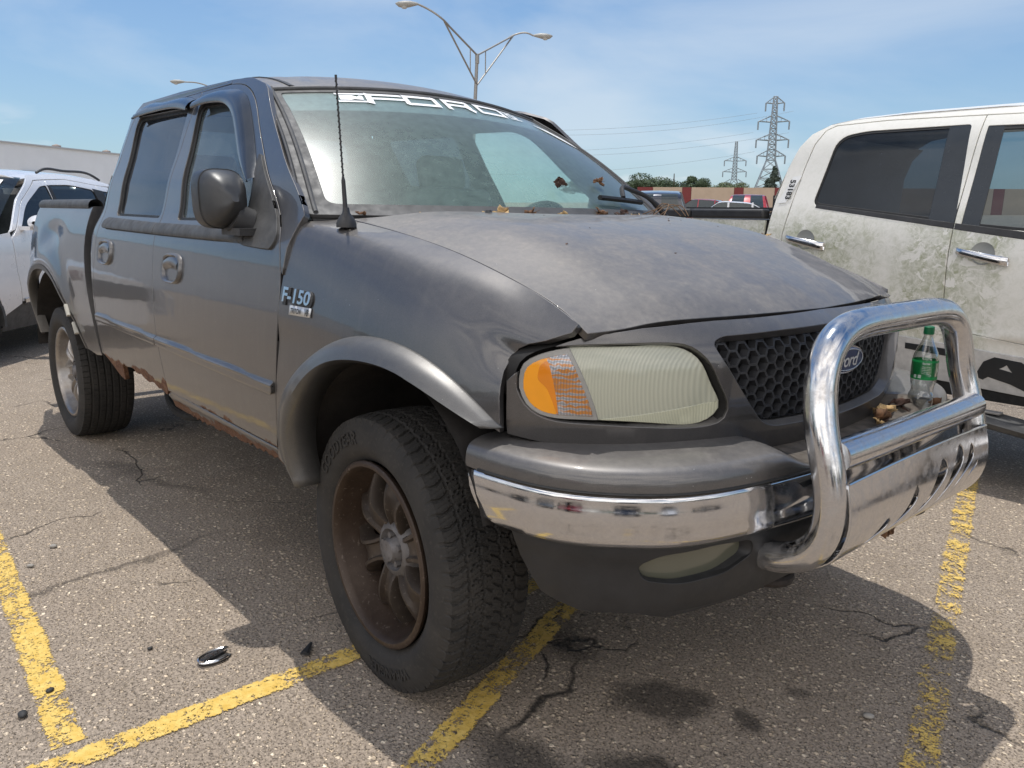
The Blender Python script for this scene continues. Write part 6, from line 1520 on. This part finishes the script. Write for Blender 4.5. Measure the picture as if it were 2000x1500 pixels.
pylon('taller lattice pylon nearer the white pickup cab', (-133.4, 220.0, 5), 5.6, 31.2, ((29.2, 2.6), (24.0, 4.4), (18.8, 4.6), (14.2, 4.0)), rad(35), .14)
pylon('smaller, more distant lattice pylon left of the tall one', (-208.4, 314.4, 6), 4.8, 27.8, ((19.5, 4.6), (14.8, 5.0), (10.0, 4.4)), rad(35), .15)
WIRE = simple('power_line', (.26, .30, .33), .6)
for k, (a, z0, b, z1) in enumerate((((-137, 216.5), 30.5, (-230, 60), 34), ((-137.5, 216), 25, (-240, 60), 28), ((-130, 223), 25, (-225, 80), 26), ((-137, 216.5), 19.5, (-235, 65), 21), ((-129, 223), 31, (-215, 85), 31))):
    P = [Vector((a[0]+(b[0]-a[0])*q, a[1]+(b[1]-a[1])*q, z0+(z1-z0)*q-9*4*q*(1-q)+1)) for q in np.linspace(0, .62, 24)]
    mb = MB(); mb.tube(P, .035, 4); tag(mb.build('power_line', WIRE, None), ['topmost power line running left from the taller pylon', 'second power line down running left from the taller pylon', 'power line on the right side arm of the taller pylon', 'lowest power line running left from the taller pylon', 'power line from the top right arm of the taller pylon'][k], 'power line', 'power lines strung from the pylons')
# ================================================================== TREES
def leafmat(name, c):
    t = NT(name); n = t.noise(.9, 4, .6); n2 = t.noise(9, 2)
    cc = t.mix(t.ramp(n, [(.3, 0), (.7, 1)]), tuple(x*.6 for x in c), tuple(x*1.35 for x in c)); cc = t.mix(t.math('MULTIPLY', n2, .5), cc, tuple(x*.8 for x in c))
    return t.fin(t.pbsdf(cc, .75, 0))
LFM = [leafmat('foliage_a', (.085, .120, .055)), leafmat('foliage_b', (.065, .098, .050)), leafmat('foliage_c', (.11, .14, .065)), leafmat('conifer', (.06, .085, .065))]
BARK = simple('bark', (.10, .075, .055), .9, 0, .3, 6)
def tree(label, base, H_, W_, m, seed, con=False, squat=.5):
    W_ = W_*1.45; H_ = H_*1.06
    rs = np.random.RandomState(seed); t = thing('tree', label, 'tree', base, 0, 'trees on the far side of the lot')
    mb = MB(); tr = [(0, 0, 0), (.1, .05, H_*.3), (-.05, .1, H_*.6), (0, 0, H_*.85)]; mb.tube(smooth_pts(tr, 8), np.linspace(.035*H_, .01*H_, 8), 8)
    cl = []
    nb_ = 16 if not con else 22
    for i in range(nb_):
        if con: q = i/nb_; z = H_*(.15+.85*q); r0 = W_*.5*(1-q)*.9+.1; a = rs.rand()*6.28; c = np.array([r0*.6*math.cos(a), r0*.6*math.sin(a), z]); rr = np.array([r0*.8, r0*.8, H_*.06])
        else:
            a = rs.rand()*6.28; q = rs.rand()**.5; zf = rs.rand(); c = np.array([W_*.36*q*math.cos(a), W_*.36*q*math.sin(a), H_*(1-squat)+H_*squat*zf*(1-.5*q*q)*.82]); s_ = rs.uniform(.75, 1.25); rr = np.array([W_*.17, W_*.17, H_*.13])*s_
            mb.tube([(0, 0, H_*.35), tuple(c*np.array([.5, .5, .75])), tuple(c)], [.012*H_, .008*H_, .004*H_], 5)
        cl.append((c, rr))
    mb.build('trunk', BARK, t)
    V = []; F = []; per = 620 if not con else 330
    for c, rr in cl:
        d = rs.normal(size=(per, 3)); d /= np.linalg.norm(d, axis=1)[:, None]; P = c+d*rr*(.55+.5*rs.rand(per, 1)**.5)
        sz = H_*.020*(.6+rs.rand(per, 1)); u_ = rs.normal(size=(per, 3)); u_ /= np.linalg.norm(u_, axis=1)[:, None]; v_ = np.cross(u_, d); v_ /= np.linalg.norm(v_, axis=1)[:, None]+1e-9
        b = len(V); Q = np.stack([P-u_*sz, P+v_*sz*.6, P+u_*sz, P-v_*sz*.6], 1).reshape(-1, 3); V += [tuple(x) for x in Q]; F += [(b+4*k, b+4*k+1, b+4*k+2, b+4*k+3) for k in range(per)]
    mk('crown', V, F, m, t, sharp=None, smooth=False)
Z0 = 2.2
tree('tree partly hidden by the grey pickup windscreen post', (-73.6, 78.2, Z0), 5.0, 5.6, LFM[0], 1)
tree('small tree right of the wing mirror on the far side', (-68.9, 82.3, Z0), 4.3, 5.2, LFM[1], 2, squat=.6)
tree('broad dense round tree, largest of the row', (-65.2, 85.2, Z0), 5.1, 6.8, LFM[1], 3, squat=.7)
tree('rounded tree joined to the right of the largest one', (-62.8, 86.9, Z0), 4.5, 3.4, LFM[1], 4, squat=.7)
tree('low pale green tree below the smaller pylon', (-59.4, 89.2, Z0), 3.75, 4.6, LFM[2], 5, squat=.65)
tree('dark pointed conifer below the taller pylon', (-54.9, 92.2, Z0), 5.1, 2.6, LFM[3], 6, True)
tree('loose tree showing between the large tree and the mirror', (-70.5, 86.5, Z0), 3.6, 4.2, LFM[0], 7)
# far-off woodland belt behind the viewer, mirrored in paint and chrome
rs = np.random.RandomState(5); V = []; F = []
for i in range(5200):
    a = rs.uniform(rad(-150), rad(70)); R_ = rs.uniform(70, 84); h = 3.5+2.5*math.sin(a*9)+1.8*math.sin(a*23+1); z = rs.uniform(0, h+2.5); s = rs.uniform(.5, 1.1); c = np.array([R_*math.cos(a), -10+R_*math.sin(a), z])
    u_ = rs.normal(size=3); u_ /= np.linalg.norm(u_); v_ = np.cross(u_, rs.normal(size=3)); v_ /= np.linalg.norm(v_); b = len(V); V += [tuple(c-u_*s), tuple(c+v_*s), tuple(c+u_*s), tuple(c-v_*s)]; F.append((b, b+1, b+2, b+3))
o = mk('woodland', V, F, LFM[1], None, sharp=None, smooth=False); o['kind'] = 'stuff'; o['label'] = 'far-off belt of woodland behind the viewer'; o['category'] = 'woodland'
# ================================================================== SMALL THINGS
# the bottle on the bumper shelf
def bottle():
    t = thing('plastic_bottle', 'clear plastic drink bottle with green cap and label standing on the bumper shelf', 'bottle', (.935, .415, .822), rad(200))
    pr = [(.0, .004), (.018, .0), (.030, .003), (.0355, .012), (.0365, .030), (.0335, .048), (.0305, .060), (.033, .075), (.0355, .09), (.0360, .155), (.0345, .165), (.027, .185), (.018, .205), (.0135, .218), (.0125, .224), (.0125, .236)]
    P = smooth_pts(pr, 60); mb = MB(); G = []
    for r_, z in P: G.append([((r_*(1+(.055*math.cos(5*a) if z < .05 else .018*math.cos(9*a+z*90) if z < .088 else 0)))*math.cos(a), (r_*(1+(.055*math.cos(5*a) if z < .05 else .018*math.cos(9*a+z*90) if z < .088 else 0)))*math.sin(a), z) for a in np.linspace(0, 2*math.pi, 50, endpoint=False)])
    mb.grid(G, closed=True); mb.build('bottle_body', PET, t)
    mb = MB(); mb.lathe([(.0364, .094), (.0368, .096), (.0368, .150), (.0364, .152)], 48, 'Z'); lb = mb.build('label', GREENL, t)
    mb = MB(); mb.lathe([(0, .252), (.012, .252), (.0145, .249), (.015, .232), (.0145, .228)], 36, 'Z'); mb.build('cap', GREENC, t)
    def wrap(V, a0, z0, r_=.0371): return [(r_*math.cos(a0+v[0]/r_), r_*math.sin(a0+v[0]/r_), z0+v[1]) for v in V]
    mb = MB(); A0 = rad(90)
    V, Fc = text_mesh('Sprite', .0085); mb.add(wrap(V, A0+.1, .143), Fc)
    for k in range(5):
        V, Fc = text_mesh('please recycle', .0042); mb.add(wrap(V, A0+.15, .1335-k*.0050), Fc)
    n = 8
    for cx, w in ((-.002, .0045), (.0115, .004)):
        for j in range(4):
            P = [(-w+2*w*i/3, -.0045+.0025*j+q*.0015) for q in (0, 1) for i in range(4)]; mb.add(wrap([(p[0]-cx*1.0, p[1]) for p in P], A0-.35, .1035), [(i, i+1, i+5, i+4) for i in range(3)])
    mb.build('label_print', DECW, lb, smooth=False)
PETT = NT('clear_plastic'); g1 = PETT.n('ShaderNodeBsdfTransparent'); g1.inputs[0].default_value = (.93, .95, .94, 1); g2 = PETT.n('ShaderNodeBsdfGlossy'); g2.inputs['Roughness'].default_value = .05
lw = PETT.n('ShaderNodeLayerWeight'); lw.inputs[0].default_value = .45; mm = PETT.n('ShaderNodeMixShader'); PETT.l(PETT.mr(lw.outputs[1], 0, 1, .10, .9), mm.inputs[0]); PETT.l(g1.outputs[0], mm.inputs[1]); PETT.l(g2.outputs[0], mm.inputs[2]); PET = PETT.fin(mm.outputs[0])
GREENL = simple('green_label', (.012, .28, .075), .4, 0, .08); GREENC = simple('green_cap', (.008, .14, .050), .4, 0, .08)
bottle()
def leaf(loc, size, rot, m, curl=.5, seed=0, label='', cat='leaf', group=None, n=1):
    rs = random.Random(seed); mb = MB(); size *= .55
    for q in range(n):
        L_ = size*rs.uniform(.7, 1.1); c0 = Vector((rs.uniform(-1, 1)*size*.35*(n > 1), rs.uniform(-1, 1)*size*.35*(n > 1), size*.10*q)); R = Matrix.Rotation(rot+rs.uniform(-2, 2)*(n > 1), 3, 'Z') @ Matrix.Rotation(rs.uniform(-.5, .5)+curl*.4, 3, 'X') @ Matrix.Rotation(rs.uniform(-.4, .4), 3, 'Y'); G = []
        ph = rs.uniform(0, 6)
        for i in range(9):
            u_ = i/8; w = (.30+.10*(seed%3)/2)*math.sin(math.pi*min(.999, u_**.8))*(1+.30*math.sin(u_*15+ph)); G.append([c0+R @ Vector((L_*(u_-.5), L_*w*v, L_*(curl*.5*(v*v)+curl*.25*math.sin(u_*3+ph)+.05*math.sin(v*5+u_*9)))) for v in (-1, -.6, -.2, .2, .6, 1)])
        mb.grid(G)
    mb.tube([c0, c0+Vector((size*.5*math.cos(rot), size*.5*math.sin(rot), size*.2))], size*.015, 4)
    zmin = min(v[2] for v in mb.v); mb.v = [(v[0], v[1], v[2]-zmin) for v in mb.v]
    o = mb.build('dry_leaf', m, None); o.location = loc; o.modifiers.new('s', 'SOLIDIFY').thickness = .0006
    if label: tag(o, label, cat, group)
    return o
GL = 'dry leaves lying on the grey pickup'
shelf = .812
for k, (p, s, r_, m, cu, n, lb) in enumerate((((.925, .195, shelf), .07, .3, 0, .8, 2, 'curled dark brown leaf standing on the bumper shelf behind the near bull bar tube'), ((.900, .262, shelf), .075, 1.0, 1, .6, 2, 'orange tan curled leaf on the bumper shelf'), ((.935, .14, shelf), .055, 2.0, 1, .3, 1, 'flat pale leaf in the corner of the bumper shelf'), ((.890, .37, shelf), .085, .2, 2, .4, 3, 'clump of dark shredded leaves left of the bottle'), ((.985, .435, .820), .06, 1.4, 0, .9, 2, 'boxy dark brown leaf leaning beside the bottle'), ((.915, .215, shelf), .06, .7, 2, .3, 2, 'dark leaf lying under the orange tan one'))):
    leaf(p, s*1.45, r_, LEAFM[m], cu, k+3, lb, 'leaf', GL, n)
for k, (y, x, s, m, n, lb) in enumerate(((-.30, -.215, .12, 1, 3, 'big pale curled leaf pile at the middle foot of the windscreen'), (-.16, -.20, .10, 0, 3, 'brown leaf heap right of the pale pile at the windscreen foot'), (-.02, -.19, .07, 1, 2, 'small tan leaf left of the wiper blade'), (-.56, -.29, .06, 1, 1, 'pale leaf at the windscreen foot right of the aerial'), (-.74, -.36, .05, 0, 2, 'small brown leaf at the near corner of the windscreen'), (.22, -.24, .09, 0, 3, 'dry leaf bundle under the wiper arm'), (.50, -.30, .08, 1, 2, 'tan leaf beside the far end of the wiper'), (.38, -.26, .09, 2, 3, 'dark leaf litter behind the wiper'))):
    leaf((x, y, 1.372), s, k*.9, LEAFM[m], .4, k+30, lb, 'leaf', GL, n)
for k, (s_, t_, sz, lb) in enumerate(((.14, .17, .085, 'dark leaf clump stuck low on the windscreen glass'), (.52, .22, .075, 'brown leaf clump higher on the windscreen by the far side'))):
    P = WS(s_, t_)[0]; o = leaf((P[0]+.01, P[1], P[2]+.006), sz, .5, LEAFM[2 if k == 0 else 0], .5, 50+k, lb, 'leaf', GL, 3); o.rotation_euler = (0, rad(35), 0)
o = leaf((.985, .10, .52), .085, 0, LEAFM[0], .8, 77, 'reddish brown leaf hanging below the skid plate', 'leaf', GL, 2); o.rotation_euler = (0, rad(80), .3)
P = HOOD2(.25, .62)[0]; leaf((P[0], P[1], P[2]+.001), .05, .4, LEAFM[1], .2, 81, 'small orange leaf on the far edge of the hood', 'leaf', GL)
rs = random.Random(12)
for k in range(16):
    y = rs.uniform(-.70, .62); x = -.215-.25*(abs(y)/.85)**2+rs.uniform(-.015, .03)
    leaf((x, y, 1.371), rs.uniform(.025, .055), rs.uniform(0, 6), LEAFM[rs.choice((0, 0, 1, 2))], .25, 200+k, 'small dry leaf scrap caught along the foot of the windscreen', 'leaf', 'leaf scraps along the windscreen foot', rs.choice((1, 2)))
for k in range(12):
    y = rs.uniform(-.55, .70); x = rs.uniform(-.05, .50); P = HOOD2(x, y)[0]
    leaf((P[0], P[1], P[2]-.001), rs.uniform(.010, .020), rs.uniform(0, 6), LEAFM[rs.choice((0, 2))], .15, 300+k, 'tiny dark speck of leaf litter on the hood', 'leaf', 'specks of leaf litter on the hood', 1)
# twigs caught at the far end of the cowl
mb = MB(); rs = random.Random(3)
for k in range(5):
    a = Vector((-.33+rs.uniform(-.03, .03), .66+rs.uniform(-.05, .08), 1.385)); mb.tube(smooth_pts([a, a+Vector((.05, rs.uniform(-.06, .10), rs.uniform(.02, .07))), a+Vector((.10, rs.uniform(-.10, .16), .0))], 8), .0022, 5)
tag(mb.build('twig', simple('dry_twig', (.16, .10, .06), .9), None), 'tangle of dry twigs at the far end of the cowl', 'twig')
# broken chrome badge fragment and black shard
def ring(rx, ry, n=30, a0=0, a1=2*math.pi, z=0): return [Vector((rx*math.cos(a), ry*math.sin(a), z)) for a in np.linspace(a0, a1, n)]
BFS = 1.08
bf_ = thing('badge_fragment', 'broken chrome and black wheel cap badge piece lying on the sunlit asphalt', 'debris', (-.433, -1.262, .002), rad(98)); bf_.scale = (BFS, BFS, BFS)
mb = MB(); mb.prism([v for v in ring(.052, .030, 30, .55, 5.6)]+[Vector((.02, 0, 0))], (0, 0, .006)); mb.build('black_backing', TRIM, bf_, smooth=False)
mb = MB(); mb.tube([v+Vector((0, 0, .009)) for v in ring(.050, .029, 26, .7, 5.2)], .0048, 8); mb.tube([(-.05, 0, .011), (-.02, .010, .013), (.02, .012, .013), (.042, .005, .010)], .0035, 8)
mb.box((-.004, -.002, .016), (.048, .0075, .0022), Matrix.Rotation(.18, 3, 'Z')); mb.build('chrome_piece', CHROMEF, bf_)
mb = MB()
for k in range(5): 
    x = -.034+k*.017; mb.box((x, -.002+x*.18, .0184), (.0055, .0042, .0004), Matrix.Rotation(.18, 3, 'Z'))
mb.build('recessed_marks', INK, bf_, smooth=False)
mb = MB(); mb.prism([(-.032, -.014, 0), (.036, -.003, 0), (.040, .004, 0), (-.030, .016, 0)], (0, 0, .006)); mb.prism([(-.028, -.006, .006), (.030, -.001, .006), (.030, .003, .006), (-.028, .008, .006)], (0, 0, .004)); o = mb.build('plastic_shard', TRIM, None, smooth=False); o.location = (-.282, -1.022, .009); o.rotation_euler = (0, 0, rad(135)); tag(o, 'tapered black plastic shard just behind the yellow cross line', 'debris')
STN = simple('pebble_grey', (.30, .28, .25), .8, 0, .2, 40); STB = simple('pebble_black', (.03, .03, .03), .7)
def pebble(x, y, s, m, lb, k):
    rs = np.random.RandomState(k); mb = MB(); G = []
    for i in range(7):
        ph = math.pi*i/6; G.append([(s*math.sin(ph)*math.cos(a)*(1+.15*rs.randn()*.5), s*.7*math.sin(ph)*math.sin(a)*(1+.15*rs.randn()*.5), s*.45*(1-math.cos(ph))) for a in np.linspace(0, 2*math.pi, 10, endpoint=False)])
    mb.grid(G, closed=True); o = mb.build('pebble', m, None, sharp=None); o.location = (x, y, .001); o.rotation_euler = (0, 0, k); tag(o, lb, 'stone', 'loose pebbles on the asphalt')
pebble(-1.695, -1.442, .016, STN, 'pale pebble in the sun level with the near front wheel', 1)
pebble(-.565, -1.697, .013, STB, 'flat black pebble on the near yellow line', 2)
pebble(-.483, -1.782, .018, STB, 'long dark pebble outside the near yellow line', 3)
pebble(-1.545, -1.555, .014, STN, 'small stone beside the upper end of the near yellow line', 4)
pebble(-.62, -1.40, .010, STB, 'tiny dark pebble on bare asphalt left of the badge piece', 5)
pebble(-.465, -1.215, .008, STB, 'tiny dark chip just behind the chrome badge piece', 6)
pebble(1.05, .02, .016, STN, 'pale flat stone near the far yellow line end', 7)
